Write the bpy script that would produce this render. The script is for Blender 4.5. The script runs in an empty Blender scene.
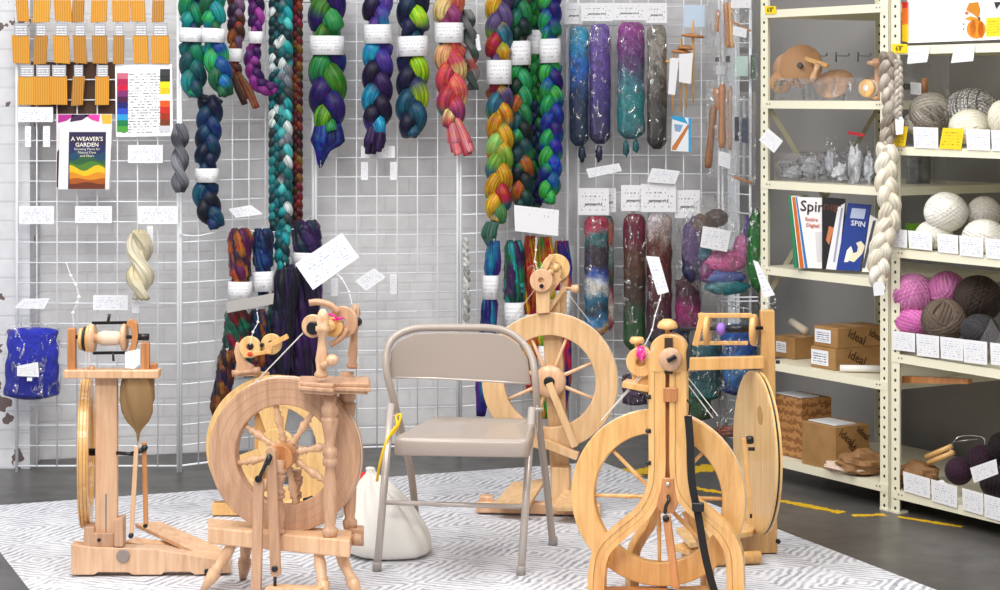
import bpy, math, random
from mathutils import Vector, Matrix, noise
F = 2100.0; H = 1.53; HY = 95.0
PI = math.pi
COL = bpy.context.scene.collection

# ------------------------------------------------------------ geometry helpers
def P(px, py, Y): return Vector(((px-500)*Y/F, Y, H-(py-HY)*Y/F))
def Z(px, py, z):
    Y = F*(H-z)/(py-HY); return Vector(((px-500)*Y/F, Y, z))
def G(px, py): return Z(px, py, 0)

class Plane:
    """upright plane standing in the room at depth Y0 above column px0, turned by yaw a"""
    def __init__(s, px0, Y0, a=0.0):
        s.a = math.radians(a)
        s.C = Vector(((px0-500)*Y0/F, Y0, 0))
        s.e = Vector((math.cos(s.a), -math.sin(s.a), 0)); s.nb = Vector((math.sin(s.a), math.cos(s.a), 0))
    def __call__(s, px, py, d=0.0):
        C = s.C + s.nb*d; u = (px-500)/F
        Y = (C.x*s.nb.x + C.y*s.nb.y)/(u*s.nb.x + s.nb.y)
        return Vector((u*Y, Y, H-(py-HY)*Y/F))

def hexc(h):
    h = h.lstrip('#'); o = []
    for i in (0, 2, 4):
        c = int(h[i:i+2], 16)/255
        o.append(c/12.92 if c <= .04045 else ((c+.055)/1.055)**2.4)
    return (o[0], o[1], o[2], 1.0)

class MB:
    def __init__(s): s.v = []; s.f = []; s.c = []; s.uv = []; s.sm = []; s.col = (1, 1, 1, 1)
    def add(s, vs, fs, cols=None, uvs=None, smooth=False):
        b = len(s.v)
        s.v += [Vector(v) for v in vs]
        s.c += list(cols) if cols else [s.col]*len(vs)
        s.uv += list(uvs) if uvs else [(0, 0)]*len(vs)
        for f in fs: s.f.append([b+i for i in f]); s.sm.append(smooth)
        return s
    def obox(s, c, ax, ay, az, uvs=None):
        """box: centre and three half-axis vectors"""
        vs = []
        for k in (-1, 1):
            for j in (-1, 1):
                for i in (-1, 1): vs.append(c+ax*i+ay*j+az*k)
        return s.add(vs, [(0, 2, 3, 1), (4, 5, 7, 6), (0, 1, 5, 4), (2, 6, 7, 3), (0, 4, 6, 2), (1, 3, 7, 5)])
    def box(s, x0, x1, y0, y1, z0, z1):
        return s.obox(Vector(((x0+x1)/2, (y0+y1)/2, (z0+z1)/2)), Vector(((x1-x0)/2, 0, 0)), Vector((0, (y1-y0)/2, 0)), Vector((0, 0, (z1-z0)/2)))
    def bar(s, p0, p1, w, t, side=None):
        """rectangular bar from p0 to p1, w across (in the picture plane), t deep"""
        d = (p1-p0); dn = d.normalized()
        dep = side or Vector((0, 1, 0))
        dep = (dep-dn*dep.dot(dn)).normalized(); ac = dn.cross(dep)
        return s.obox((p0+p1)/2, ac*w/2, dep*t/2, d/2)
    def tube(s, path, r, n=8, cols=None, flat=1.0, up=None, closed=False, caps=True):
        m = len(path); rs = r if isinstance(r, (list, tuple)) else [r]*m
        vs = []; cs = []; uv = []
        prev = None; L = 0
        for i, p in enumerate(path):
            if closed: d = path[(i+1) % m]-path[i-1]
            else: d = path[min(i+1, m-1)]-path[max(i-1, 0)]
            if d.length < 1e-9: d = Vector((0, 0, 1))
            d.normalize()
            if up is not None: a = up-d*up.dot(d)
            elif prev is None:
                t = Vector((0, 1, 0)) if abs(d.y) < .9 else Vector((1, 0, 0)); a = t-d*t.dot(d)
            else: a = prev-d*prev.dot(d)
            if a.length < 1e-6: a = d.orthogonal()
            a.normalize(); prev = a; b = d.cross(a)
            if i: L += (path[i]-path[i-1]).length
            for k in range(n):
                th = 2*PI*k/n
                vs.append(p+a*(math.cos(th)*rs[i]*flat)+b*(math.sin(th)*rs[i]))
                cs.append(cols[i] if cols else s.col); uv.append((k/n, L))
        fs = []
        for i in range(m-1 if not closed else m):
            j = (i+1) % m
            for k in range(n):
                k2 = (k+1) % n
                fs.append((i*n+k, i*n+k2, j*n+k2, j*n+k))
        if caps and not closed:
            fs.append(tuple(range(n-1, -1, -1))); fs.append(tuple(range((m-1)*n, m*n)))
        return s.add(vs, fs, cs, uv, True)
    def lathe(s, prof, o, axis, n=24, closed=False, smooth=True, ell=1.0):
        """profile of (radius, along) turned about the axis through o"""
        a = axis.normalized(); u = a.orthogonal().normalized(); w = a.cross(u)
        vs = []; uv = []
        for (r, h) in prof:
            for k in range(n):
                th = 2*PI*k/n; vs.append(o+a*h+(u*math.cos(th)+w*math.sin(th)*ell)*r); uv.append((k/n, h))
        m = len(prof); fs = []
        for i in range(m if closed else m-1):
            j = (i+1) % m
            for k in range(n):
                k2 = (k+1) % n; fs.append((i*n+k, i*n+k2, j*n+k2, j*n+k))
        if not closed:
            fs.append(tuple(range(n-1, -1, -1))); fs.append(tuple(range((m-1)*n, m*n)))
        return s.add(vs, fs, None, uv, smooth)
    def ring(s, o, axis, R, r, t, n=64):
        c = min(.003, t*.2)
        pr = [(R-c, -t/2), (R, -t/2+c), (R, t/2-c), (R-c, t/2), (r+c, t/2), (r, t/2-c), (r, -t/2+c), (r+c, -t/2)]
        return s.lathe(pr, o, axis, n, closed=True, smooth=False)
    def turned(s, p0, p1, prof, n=16):
        """prof: (t 0..1, radius)"""
        L = (p1-p0).length
        return s.lathe([(r, t*L) for t, r in prof], p0, p1-p0, n)
    def disc(s, o, axis, R, t, n=40):
        c = min(.002, t*.25)
        return s.lathe([(R-c, -t/2), (R, -t/2+c), (R, t/2-c), (R-c, t/2)], o, axis, n, smooth=False)
    def slab(s, pts, back, uvq=False):
        """outline pts (world, in order) given thickness by the vector back; front face first"""
        n = len(pts); vs = list(pts)+[p+back for p in pts]
        fs = [tuple(range(n)), tuple(range(2*n-1, n-1, -1))]
        for i in range(n):
            j = (i+1) % n; fs.append((i, i+n, j+n, j))
        uv = None
        if uvq and n == 4: uv = [(0, 1), (1, 1), (1, 0), (0, 0)]*2
        return s.add(vs, fs, None, uv)
    def blob(s, c, rx, ry, rz, nu=20, nv=12, amp=0.0, fr=3.0, seed=0, colf=None, axes=None):
        ax = axes or (Vector((1, 0, 0)), Vector((0, 1, 0)), Vector((0, 0, 1)))
        vs = []; cs = []; uv = []
        for j in range(nv+1):
            ph = PI*j/nv
            for i in range(nu):
                th = 2*PI*i/nu
                d = Vector((math.sin(ph)*math.cos(th), math.sin(ph)*math.sin(th), math.cos(ph)))
                k = 1+amp*noise.noise(d*fr+Vector((seed*7.3, seed*3.1, 0)))
                vs.append(c+ax[0]*d.x*rx*k+ax[1]*d.y*ry*k+ax[2]*d.z*rz*k)
                cs.append(colf(d) if colf else s.col); uv.append((i/nu, j/nv))
        fs = []
        for j in range(nv):
            for i in range(nu):
                i2 = (i+1) % nu; fs.append((j*nu+i, (j+1)*nu+i, (j+1)*nu+i2, j*nu+i2))
        return s.add(vs, fs, cs, uv, True)
    def build(s, name, mat, root=None, bevel=0, base=False, sub=0):
        if name in SPLIT and root is not None and not getattr(s, 'one', False):
            par = list(range(len(s.v)))
            def fd(i):
                while par[i] != i: par[i] = par[par[i]]; i = par[i]
                return i
            for f in s.f:
                for q in f[1:]: par[fd(q)] = fd(f[0])
            comps = {}
            for fi, f in enumerate(s.f): comps.setdefault(fd(f[0]), []).append(fi)
            if len(comps) > 1:
                last = None
                for fis in comps.values():
                    t = MB(); t.one = True; mp = {}
                    for fi in fis:
                        nf = []
                        for q in s.f[fi]:
                            if q not in mp: mp[q] = len(t.v); t.v.append(s.v[q]); t.c.append(s.c[q]); t.uv.append(s.uv[q])
                            nf.append(mp[q])
                        t.f.append(nf); t.sm.append(s.sm[fi])
                    last = t.build(name, mat, root, bevel, base, sub)
                return last
        me = bpy.data.meshes.new(name)
        if root is not None:
            o0 = WLOC[root.name]
        elif base:
            xs = [v.x for v in s.v]; ys = [v.y for v in s.v]; zs = [v.z for v in s.v]
            o0 = Vector(((min(xs)+max(xs))/2, (min(ys)+max(ys))/2, min(zs)))
        else: o0 = Vector((0, 0, 0))
        if root is not None: o0 = WLOC[root.name]
        if root is not None and root.name.split('.')[0] in ('spinning_wheel', 'folding_chair', 'cloth_sack'):
            for v in s.v: v.z = max(v.z, .0034)
        me.from_pydata([tuple(v-o0) for v in s.v], [], s.f)
        me.polygons.foreach_set('use_smooth', s.sm)
        ca = me.color_attributes.new('Col', 'FLOAT_COLOR', 'POINT')
        ca.data.foreach_set('color', [x for c in s.c for x in c])
        uvl = me.uv_layers.new(name='UVMap')
        li = [0]*len(me.loops); me.loops.foreach_get('vertex_index', li)
        uvl.data.foreach_set('uv', [x for i in li for x in s.uv[i]])
        me.materials.append(mat); me.validate(); me.update()
        ob = bpy.data.objects.new(name, me); COL.objects.link(ob)
        if root is not None: ob.parent = root; ob.location = (0, 0, 0); WLOC[ob.name] = o0
        else: ob.location = o0; WLOC[ob.name] = o0
        if bevel:
            m = ob.modifiers.new('bevel', 'BEVEL'); m.width = bevel; m.segments = 2; m.limit_method = 'ANGLE'; m.angle_limit = .7
        if sub:
            m = ob.modifiers.new('sub', 'SUBSURF'); m.levels = sub; m.render_levels = sub
        return ob
WLOC = {}
SPLIT = {'rivet', 'bolt', 'crank', 'hook', 'drive_cord', 'leather_bearing', 'orifice', 'flyer_arms', 'whorl', 'bobbin', 'footman', 'drive_groove', 'rim_bead'}

def thing(name, label, cat, loc, group=None):
    o = bpy.data.objects.new(name, None); COL.objects.link(o); o.location = loc
    o.empty_display_size = .05
    WLOC[o.name] = Vector(loc)
    o['label'] = label; o['category'] = cat
    if group: o['group'] = group
    return o
def tag(o, label, cat, group=None):
    o['label'] = label; o['category'] = cat
    if group: o['group'] = group
    return o
def struct(mb, name, mat, bevel=0):
    o = mb.build(name, mat, bevel=bevel); o['kind'] = 'structure'; return o

# ------------------------------------------------------------ materials
def newmat(name):
    m = bpy.data.materials.new(name); m.use_nodes = True
    nt = m.node_tree; b = nt.nodes['Principled BSDF']; return m, nt, b
def N(nt, t, **kw):
    n = nt.nodes.new(t)
    for k, v in kw.items():
        if k in n.inputs: n.inputs[k].default_value = v
        else: setattr(n, k, v)
    return n
def plain(name, col, rough=.5, metal=0, coat=0, spec=.5, bump=0, bscale=200, var=0, vscale=6):
    m, nt, b = newmat(name); c = hexc(col) if isinstance(col, str) else col
    b.inputs['Base Color'].default_value = c; b.inputs['Roughness'].default_value = rough
    b.inputs['Metallic'].default_value = metal; b.inputs['Coat Weight'].default_value = coat
    b.inputs['Specular IOR Level'].default_value = spec
    tc = N(nt, 'ShaderNodeTexCoord')
    if bump:
        n = N(nt, 'ShaderNodeTexNoise', Scale=bscale, Detail=3); nt.links.new(tc.outputs['Object'], n.inputs['Vector'])
        bp = N(nt, 'ShaderNodeBump', Strength=bump, Distance=.002); nt.links.new(n.outputs['Fac'], bp.inputs['Height'])
        nt.links.new(bp.outputs['Normal'], b.inputs['Normal'])
    if var:
        n = N(nt, 'ShaderNodeTexNoise', Scale=vscale, Detail=4); nt.links.new(tc.outputs['Object'], n.inputs['Vector'])
        hv = N(nt, 'ShaderNodeHueSaturation'); hv.inputs['Color'].default_value = c
        mr = N(nt, 'ShaderNodeMapRange'); mr.inputs['To Min'].default_value = 1-var; mr.inputs['To Max'].default_value = 1+var
        nt.links.new(n.outputs['Fac'], mr.inputs['Value']); nt.links.new(mr.outputs[0], hv.inputs['Value'])
        nt.links.new(hv.outputs[0], b.inputs['Base Color'])
    return m
def ramp(nt, stops):
    r = nt.nodes.new('ShaderNodeValToRGB'); e = r.color_ramp.elements
    while len(e) < len(stops): e.new(.5)
    for i, (p, c) in enumerate(stops): e[i].position = p; e[i].color = hexc(c) if isinstance(c, str) else c
    return r
def wood(name, light, dark, rough=.42, sc=(22, 22, 2.2), coat=.25):
    m, nt, b = newmat(name); tc = N(nt, 'ShaderNodeTexCoord'); mp = N(nt, 'ShaderNodeMapping'); mp.inputs['Scale'].default_value = sc
    nt.links.new(tc.outputs['Object'], mp.inputs['Vector'])
    n = N(nt, 'ShaderNodeTexNoise', Scale=2.2, Detail=5, Roughness=.6, Distortion=.6); nt.links.new(mp.outputs[0], n.inputs['Vector'])
    r = ramp(nt, [(.3, dark), (.62, light)]); nt.links.new(n.outputs['Fac'], r.inputs[0])
    nt.links.new(r.outputs[0], b.inputs['Base Color']); b.inputs['Roughness'].default_value = rough; b.inputs['Coat Weight'].default_value = coat
    bp = N(nt, 'ShaderNodeBump', Strength=.08, Distance=.001); nt.links.new(n.outputs['Fac'], bp.inputs['Height']); nt.links.new(bp.outputs[0], b.inputs['Normal'])
    return m
def fibre(name, rough=.45, streak=26, val=(.25, 1.15), bumps=.8, sheen=.05, hue=.08):
    """dyed fibre: colour from the strand, fine lighter and darker hairs along it"""
    m, nt, b = newmat(name); at = N(nt, 'ShaderNodeAttribute', attribute_name='Col')
    tc = N(nt, 'ShaderNodeTexCoord'); mp = N(nt, 'ShaderNodeMapping'); mp.inputs['Scale'].default_value = (streak, 9, 1)
    nt.links.new(tc.outputs['UV'], mp.inputs['Vector'])
    n = N(nt, 'ShaderNodeTexNoise', Scale=1.0, Detail=3); nt.links.new(mp.outputs[0], n.inputs['Vector'])
    mr = N(nt, 'ShaderNodeMapRange'); mr.inputs['From Min'].default_value = .3; mr.inputs['From Max'].default_value = .7
    mr.inputs['To Min'].default_value = val[0]; mr.inputs['To Max'].default_value = val[1]
    hv = N(nt, 'ShaderNodeHueSaturation'); nt.links.new(at.outputs['Color'], hv.inputs['Color'])
    nh = N(nt, 'ShaderNodeTexNoise', Scale=38, Detail=2); nt.links.new(tc.outputs['Object'], nh.inputs['Vector'])
    mh = N(nt, 'ShaderNodeMapRange'); mh.inputs['To Min'].default_value = .5-hue; mh.inputs['To Max'].default_value = .5+hue; nt.links.new(nh.outputs['Fac'], mh.inputs['Value']); nt.links.new(mh.outputs[0], hv.inputs['Hue'])
    nt.links.new(n.outputs['Fac'], mr.inputs['Value']); nt.links.new(mr.outputs[0], hv.inputs['Value'])
    nt.links.new(hv.outputs[0], b.inputs['Base Color']); b.inputs['Roughness'].default_value = rough
    b.inputs['Sheen Weight'].default_value = sheen; b.inputs['Specular IOR Level'].default_value = .3
    bp = N(nt, 'ShaderNodeBump', Strength=bumps, Distance=.003); nt.links.new(n.outputs['Fac'], bp.inputs['Height']); nt.links.new(bp.outputs[0], b.inputs['Normal'])
    return m
def fluff(name, sc=34):
    m, nt, b = newmat(name); at = N(nt, 'ShaderNodeAttribute', attribute_name='Col')
    tc = N(nt, 'ShaderNodeTexCoord')
    n = N(nt, 'ShaderNodeTexNoise', Scale=sc, Detail=5, Roughness=.7, Distortion=1.2); nt.links.new(tc.outputs['Object'], n.inputs['Vector'])
    mr = N(nt, 'ShaderNodeMapRange'); mr.inputs['From Min'].default_value = .3; mr.inputs['From Max'].default_value = .7
    mr.inputs['To Min'].default_value = .22; mr.inputs['To Max'].default_value = 1.25
    hv = N(nt, 'ShaderNodeHueSaturation'); nt.links.new(at.outputs['Color'], hv.inputs['Color'])
    nt.links.new(n.outputs['Fac'], mr.inputs['Value']); nt.links.new(mr.outputs[0], hv.inputs['Value'])
    nt.links.new(hv.outputs[0], b.inputs['Base Color']); b.inputs['Roughness'].default_value = .5; b.inputs['Coat Weight'].default_value = .55*(sc < 60); b.inputs['Coat Roughness'].default_value = .14
    bp = N(nt, 'ShaderNodeBump', Strength=1.0, Distance=.008); nt.links.new(n.outputs['Fac'], bp.inputs['Height']); nt.links.new(bp.outputs[0], b.inputs['Normal'])
    return m
def clear(name, amt=.05, sc=(34, 34, 11), tint=(1, 1, 1, 1), haze=.012):
    m = bpy.data.materials.new(name); m.use_nodes = True; nt = m.node_tree; nt.nodes.clear()
    out = N(nt, 'ShaderNodeOutputMaterial'); tr = N(nt, 'ShaderNodeBsdfTransparent'); gl = N(nt, 'ShaderNodeBsdfGlossy'); gl.inputs['Roughness'].default_value = .12
    di = N(nt, 'ShaderNodeBsdfDiffuse'); di.inputs['Color'].default_value = (.9, .9, .92, 1)
    tr.inputs['Color'].default_value = tint
    tc = N(nt, 'ShaderNodeTexCoord'); mp = N(nt, 'ShaderNodeMapping'); mp.inputs['Scale'].default_value = sc; nt.links.new(tc.outputs['Object'], mp.inputs['Vector'])
    n = N(nt, 'ShaderNodeTexNoise', Scale=1.6, Detail=3, Distortion=1.5); nt.links.new(mp.outputs[0], n.inputs['Vector'])
    bp = N(nt, 'ShaderNodeBump', Strength=1.0, Distance=.03); nt.links.new(n.outputs['Fac'], bp.inputs['Height']); nt.links.new(bp.outputs[0], gl.inputs['Normal'])
    mr = N(nt, 'ShaderNodeMapRange'); mr.inputs['From Min'].default_value = .57; mr.inputs['From Max'].default_value = .66
    mr.inputs['To Min'].default_value = amt; mr.inputs['To Max'].default_value = .55
    nt.links.new(n.outputs['Fac'], mr.inputs['Value'])
    m1 = N(nt, 'ShaderNodeMixShader'); nt.links.new(mr.outputs[0], m1.inputs[0]); nt.links.new(tr.outputs[0], m1.inputs[1]); nt.links.new(gl.outputs[0], m1.inputs[2])
    m2 = N(nt, 'ShaderNodeMixShader'); m2.inputs[0].default_value = haze; nt.links.new(m1.outputs[0], m2.inputs[1]); nt.links.new(di.outputs[0], m2.inputs[2])
    nt.links.new(m2.outputs[0], out.inputs['Surface'])
    return m
def printed(name, base='#e9e9ec', ink='#a9b4cc', rows=9, dens=.54, top=.15, heading=None):
    """card with rows of small printed words and a heading line"""
    m, nt, b = newmat(name); tc = N(nt, 'ShaderNodeTexCoord'); sp = N(nt, 'ShaderNodeSeparateXYZ'); nt.links.new(tc.outputs['UV'], sp.inputs[0])
    def M(op, a, c=None):
        x = N(nt, 'ShaderNodeMath', operation=op)
        for i, q in enumerate((a, c)):
            if q is None: continue
            if isinstance(q, (int, float)): x.inputs[i].default_value = q
            else: nt.links.new(q, x.inputs[i])
        return x.outputs[0]
    u, v = sp.outputs[0], sp.outputs[1]
    vr = M('MULTIPLY', v, rows); fr = M('FRACT', vr); rowm = M('MULTIPLY', M('GREATER_THAN', fr, .3), M('LESS_THAN', fr, .72))
    fl = M('FLOOR', vr); cb = N(nt, 'ShaderNodeCombineXYZ'); nt.links.new(M('MULTIPLY', u, 24), cb.inputs[0]); nt.links.new(M('MULTIPLY', fl, 7.31), cb.inputs[1])
    n = N(nt, 'ShaderNodeTexNoise', Scale=1.0, Detail=2); nt.links.new(cb.outputs[0], n.inputs['Vector'])
    wm = M('GREATER_THAN', n.outputs['Fac'], dens)
    mu = M('MULTIPLY', M('GREATER_THAN', u, .1), M('LESS_THAN', u, .9)); mv = M('MULTIPLY', M('GREATER_THAN', v, top), M('LESS_THAN', v, .88))
    mask = M('MULTIPLY', M('MULTIPLY', rowm, wm), M('MULTIPLY', mu, mv))
    if heading:
        h = M('MULTIPLY', M('MULTIPLY', M('GREATER_THAN', v, heading[0]), M('LESS_THAN', v, heading[1])), M('MULTIPLY', M('GREATER_THAN', u, .22), M('LESS_THAN', u, .78)))
        h = M('MULTIPLY', h, M('GREATER_THAN', n.outputs['Fac'], .4))
        mask = M('MAXIMUM', mask, h)
    mx = N(nt, 'ShaderNodeMix', data_type='RGBA'); mx.inputs[6].default_value = hexc(base); mx.inputs[7].default_value = hexc(ink)
    nt.links.new(mask, mx.inputs[0]); nt.links.new(mx.outputs[2], b.inputs['Base Color']); b.inputs['Roughness'].default_value = .6
    return m
MAT = {}
def flat(col, rough=.55, **k):
    key = (col, rough, tuple(sorted(k.items())))
    if key not in MAT: MAT[key] = plain('paint '+col.strip('#'), col, rough, **k)
    return MAT[key]

FIB = fibre('dyed fibre'); YARN = fibre('spun yarn', streak=16, val=(.6, 1.2), bumps=1.0, rough=.7, hue=.01); FLUFF = fluff('fluffy fibre'); FLUFF2 = fluff('fine fluff', 110)
CARD = printed('printed card'); CARDH = printed('bag header card', ink='#7d7d86', rows=8, dens=.6, top=.1, heading=(.34, .43)); CARDB = printed('band paper', ink='#c2c2ca', rows=6, dens=.5, top=.2)
CARDY = printed('yellow printed card', base='#f5cf1e', ink='#b08a10', rows=7)
BLANK = plain('blank white card', '#e9e9eb', .6)
PLAS = clear('clear plastic', amt=.02, sc=(20, 20, 8), haze=.0); PLAS2 = clear('stiff clear plastic', amt=.06, sc=(3, 3, 3), haze=.03)
WIRE = plain('white wire', '#eef1f6', .35, metal=0, coat=.3); CHROME = plain('bright wire', '#d8dade', .2, metal=.9)
W_BIRCH = wood('pale beech', '#dfb996', '#c99c78'); W_TAN = wood('oiled beech', '#c99f7f', '#a98063', rough=.5, coat=.1)
W_GOLD = wood('lacquered maple', '#e8b876', '#d09a58', coat=.4); W_PALE = wood('lacquered ply', '#e5c186', '#d2a566', coat=.4)
W_DEEP = wood('warm cherry', '#c98a55', '#a4683a'); W_LT = wood('turned blond wood', '#e0b892', '#cb9b74')
BLACK = plain('black plastic', '#141417', .35); STRING = plain('white cord', '#e8e6e0', .8)
PLASB = clear('loose clear bag', amt=.09, haze=.03)
W_MID = wood('blond maple', '#dfba8c', '#c99e6c', coat=.3)
# ------------------------------------------------------------ the room
def mat_floor():
    m, nt, b = newmat('concrete floor'); tc = N(nt, 'ShaderNodeTexCoord')
    n = N(nt, 'ShaderNodeTexNoise', Scale=1.6, Detail=7, Roughness=.65); nt.links.new(tc.outputs['Object'], n.inputs['Vector'])
    r = ramp(nt, [(.3, '#43423f'), (.55, '#545250'), (.75, '#65625d')]); nt.links.new(n.outputs['Fac'], r.inputs[0]); nt.links.new(r.outputs[0], b.inputs['Base Color'])
    n2 = N(nt, 'ShaderNodeTexNoise', Scale=9, Detail=4); nt.links.new(tc.outputs['Object'], n2.inputs['Vector'])
    mr = N(nt, 'ShaderNodeMapRange'); mr.inputs['To Min'].default_value = .22; mr.inputs['To Max'].default_value = .5
    nt.links.new(n2.outputs['Fac'], mr.inputs['Value']); nt.links.new(mr.outputs[0], b.inputs['Roughness'])
    return m
def mat_brick(c1, c2, mort, chips=False, bump=.5):
    m, nt, b = newmat('painted brick'); tc = N(nt, 'ShaderNodeTexCoord')
    br = N(nt, 'ShaderNodeTexBrick'); br.inputs['Scale'].default_value = 1; br.inputs['Brick Width'].default_value = .215; br.inputs['Row Height'].default_value = .078
    br.inputs['Mortar Size'].default_value = .006; br.inputs['Mortar Smooth'].default_value = .5
    br.inputs['Color1'].default_value = hexc(c1); br.inputs['Color2'].default_value = hexc(c2); br.inputs['Mortar'].default_value = hexc(mort)
    nt.links.new(tc.outputs['UV'], br.inputs['Vector'])
    n = N(nt, 'ShaderNodeTexNoise', Scale=14, Detail=5); nt.links.new(tc.outputs['Object'], n.inputs['Vector'])
    hv = N(nt, 'ShaderNodeHueSaturation'); mr = N(nt, 'ShaderNodeMapRange'); mr.inputs['To Min'].default_value = .8; mr.inputs['To Max'].default_value = 1.14
    nt.links.new(n.outputs['Fac'], mr.inputs['Value']); nt.links.new(mr.outputs[0], hv.inputs['Value']); nt.links.new(br.outputs['Color'], hv.inputs['Color'])
    out = hv.outputs[0]
    if chips:
        n3 = N(nt, 'ShaderNodeTexNoise', Scale=9, Detail=3); nt.links.new(tc.outputs['Object'], n3.inputs['Vector'])
        gt = N(nt, 'ShaderNodeMath', operation='GREATER_THAN'); gt.inputs[1].default_value = .67; nt.links.new(n3.outputs['Fac'], gt.inputs[0])
        mx = N(nt, 'ShaderNodeMix', data_type='RGBA'); mx.inputs[7].default_value = hexc('#6b5a58'); nt.links.new(gt.outputs[0], mx.inputs[0]); nt.links.new(out, mx.inputs[6]); out = mx.outputs[2]
    nt.links.new(out, b.inputs['Base Color']); b.inputs['Roughness'].default_value = .6
    ad = N(nt, 'ShaderNodeMath', operation='ADD'); nt.links.new(n.outputs['Fac'], ad.inputs[0]); iv = N(nt, 'ShaderNodeMath', operation='MULTIPLY'); iv.inputs[1].default_value = -.9
    nt.links.new(br.outputs['Fac'], iv.inputs[0]); nt.links.new(iv.outputs[0], ad.inputs[1])
    bp = N(nt, 'ShaderNodeBump', Strength=bump, Distance=.005); nt.links.new(ad.outputs[0], bp.inputs['Height']); nt.links.new(bp.outputs[0], b.inputs['Normal'])
    return m
m = MB(); m.box(-5, 5, -3, 11, -.1, 0); struct(m, 'floor', mat_floor())
def wallquad(x0, y0, x1, y1, name, mat, zt=3.4, th=.12, z0=0):
    d = Vector((x1-x0, y1-y0, 0)); L = d.length; d.normalize(); nb = Vector((-d.y, d.x, 0))
    m = MB(); a = Vector((x0, y0, z0)); b = Vector((x1, y1, z0)); up = Vector((0, 0, zt-z0))
    vs = [a, b, b+up, a+up]; vs += [v+nb*th for v in vs]
    uv = [(0, 0), (L, 0), (L, zt), (0, zt)]*2
    m.add(vs, [(0, 1, 2, 3), (7, 6, 5, 4), (0, 4, 5, 1), (3, 2, 6, 7), (0, 3, 7, 4), (1, 5, 6, 2)], None, uv)
    return struct(m, name, mat)
wy = lambda x: 9.35+.28*x
MW = mat_brick('#e4e3e5', '#e1e0e2', '#dcdbdd', bump=.3)
wallquad(-3.4, wy(-3.4), 1.046, wy(1.046), 'wall_back', MW)
WR = plain('grey wall paint', '#979592', .7, bump=.3, bscale=60, var=.06, vscale=3)
dd = Vector((-.513, .858, 0)); nbs = Vector((.858, .513, 0))
c0 = Vector((1.052, 9.64, 0))+nbs*.06; c1 = c0-dd*5.0
wallquad(c0.x, c0.y, c1.x, c1.y, 'wall_right', WR)
m = MB(); m.box(-2.75, -1.925, 8.62, 8.80, 0, 3.4)
# painted column
m = MB(); m.add([Vector(p) for p in [(-2.75, 8.60, 0), (-1.925, 8.60, 0), (-1.925, 8.60, 3.4), (-2.75, 8.60, 3.4), (-2.75, 8.78, 0), (-1.925, 8.78, 0), (-1.925, 8.78, 3.4), (-2.75, 8.78, 3.4)]],
      [(0, 1, 2, 3), (7, 6, 5, 4), (1, 5, 6, 2), (0, 3, 7, 4), (3, 2, 6, 7), (0, 4, 5, 1)], None, [(0, 0), (.8, 0), (.8, 3.4), (0, 3.4), (0, 0), (.8, 0), (.8, 3.4), (0, 3.4)])
struct(m, 'wall_left', mat_brick('#dcdce0', '#d8d8dc', '#cfcfd4', chips=True, bump=.3))

# rug
def mat_rug():
    m, nt, b = newmat('woven rug'); tc = N(nt, 'ShaderNodeTexCoord'); sp = N(nt, 'ShaderNodeSeparateXYZ'); nt.links.new(tc.outputs['UV'], sp.inputs[0])
    def M(op, a, c=None):
        x = N(nt, 'ShaderNodeMath', operation=op)
        for i, q in enumerate((a, c)):
            if q is None: continue
            if isinstance(q, (int, float)): x.inputs[i].default_value = q
            else: nt.links.new(q, x.inputs[i])
        return x.outputs[0]
    Pn = .52
    def tri(o, k): return M('ABSOLUTE', M('SUBTRACT', M('FRACT', M('DIVIDE', M('ADD', o, k), Pn)), .5))
    n = N(nt, 'ShaderNodeTexNoise', Scale=16, Detail=3); nt.links.new(tc.outputs['UV'], n.inputs['Vector'])
    d = M('ADD', tri(sp.outputs[0], 10.05), tri(sp.outputs[1], 10.2))
    d = M('ADD', d, M('MULTIPLY', M('SUBTRACT', n.outputs['Fac'], .5), .11))
    st = M('MINIMUM', M('MAXIMUM', M('ADD', M('MULTIPLY', M('SINE', M('MULTIPLY', d, 2*PI*13)), 1.2), .4), 0), 1)
    n2 = N(nt, 'ShaderNodeTexNoise', Scale=9, Detail=8, Roughness=.75); nt.links.new(tc.outputs['UV'], n2.inputs['Vector'])
    wear = N(nt, 'ShaderNodeMapRange'); wear.inputs['From Min'].default_value = .3; wear.inputs['From Max'].default_value = .6; nt.links.new(n2.outputs['Fac'], wear.inputs['Value'])
    fac = M('MULTIPLY', st, wear.outputs[0])
    mx = N(nt, 'ShaderNodeMix', data_type='RGBA'); mx.inputs[6].default_value = hexc('#d9d9dd'); mx.inputs[7].default_value = hexc('#92939d')
    nt.links.new(fac, mx.inputs[0]); nt.links.new(mx.outputs[2], b.inputs['Base Color']); b.inputs['Roughness'].default_value = .9
    n3 = N(nt, 'ShaderNodeTexNoise', Scale=220, Detail=2); nt.links.new(tc.outputs['UV'], n3.inputs['Vector'])
    bp = N(nt, 'ShaderNodeBump', Strength=.5, Distance=.003); nt.links.new(n3.outputs['Fac'], bp.inputs['Height']); nt.links.new(bp.outputs[0], b.inputs['Normal'])
    return m
u = Vector((.926, .378, 0)).normalized(); v = Vector((.39, -.92, 0)); v = (v-u*v.dot(u)).normalized()
A = Vector((.42, 8.75, 0))      # far right corner
L = 2.59; Dp = 4.2; nr = 20; vs = []; uvs = []; fs = []
for j in range(2):
    for i in range(2):
        vs.append(A-u*L*(1-i)+v*Dp*j); uvs.append((L*i, Dp*j))
m = MB(); top = [p+Vector((0, 0, .003)) for p in vs]; bot = [p+Vector((0, 0, .0005)) for p in vs]
m.add(top+bot, [(0, 2, 3, 1), (4, 5, 7, 6), (0, 1, 5, 4), (2, 6, 7, 3), (0, 4, 6, 2), (1, 3, 7, 5)], None, uvs+uvs)
rug = m.build('rug', mat_rug(), base=True)
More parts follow.
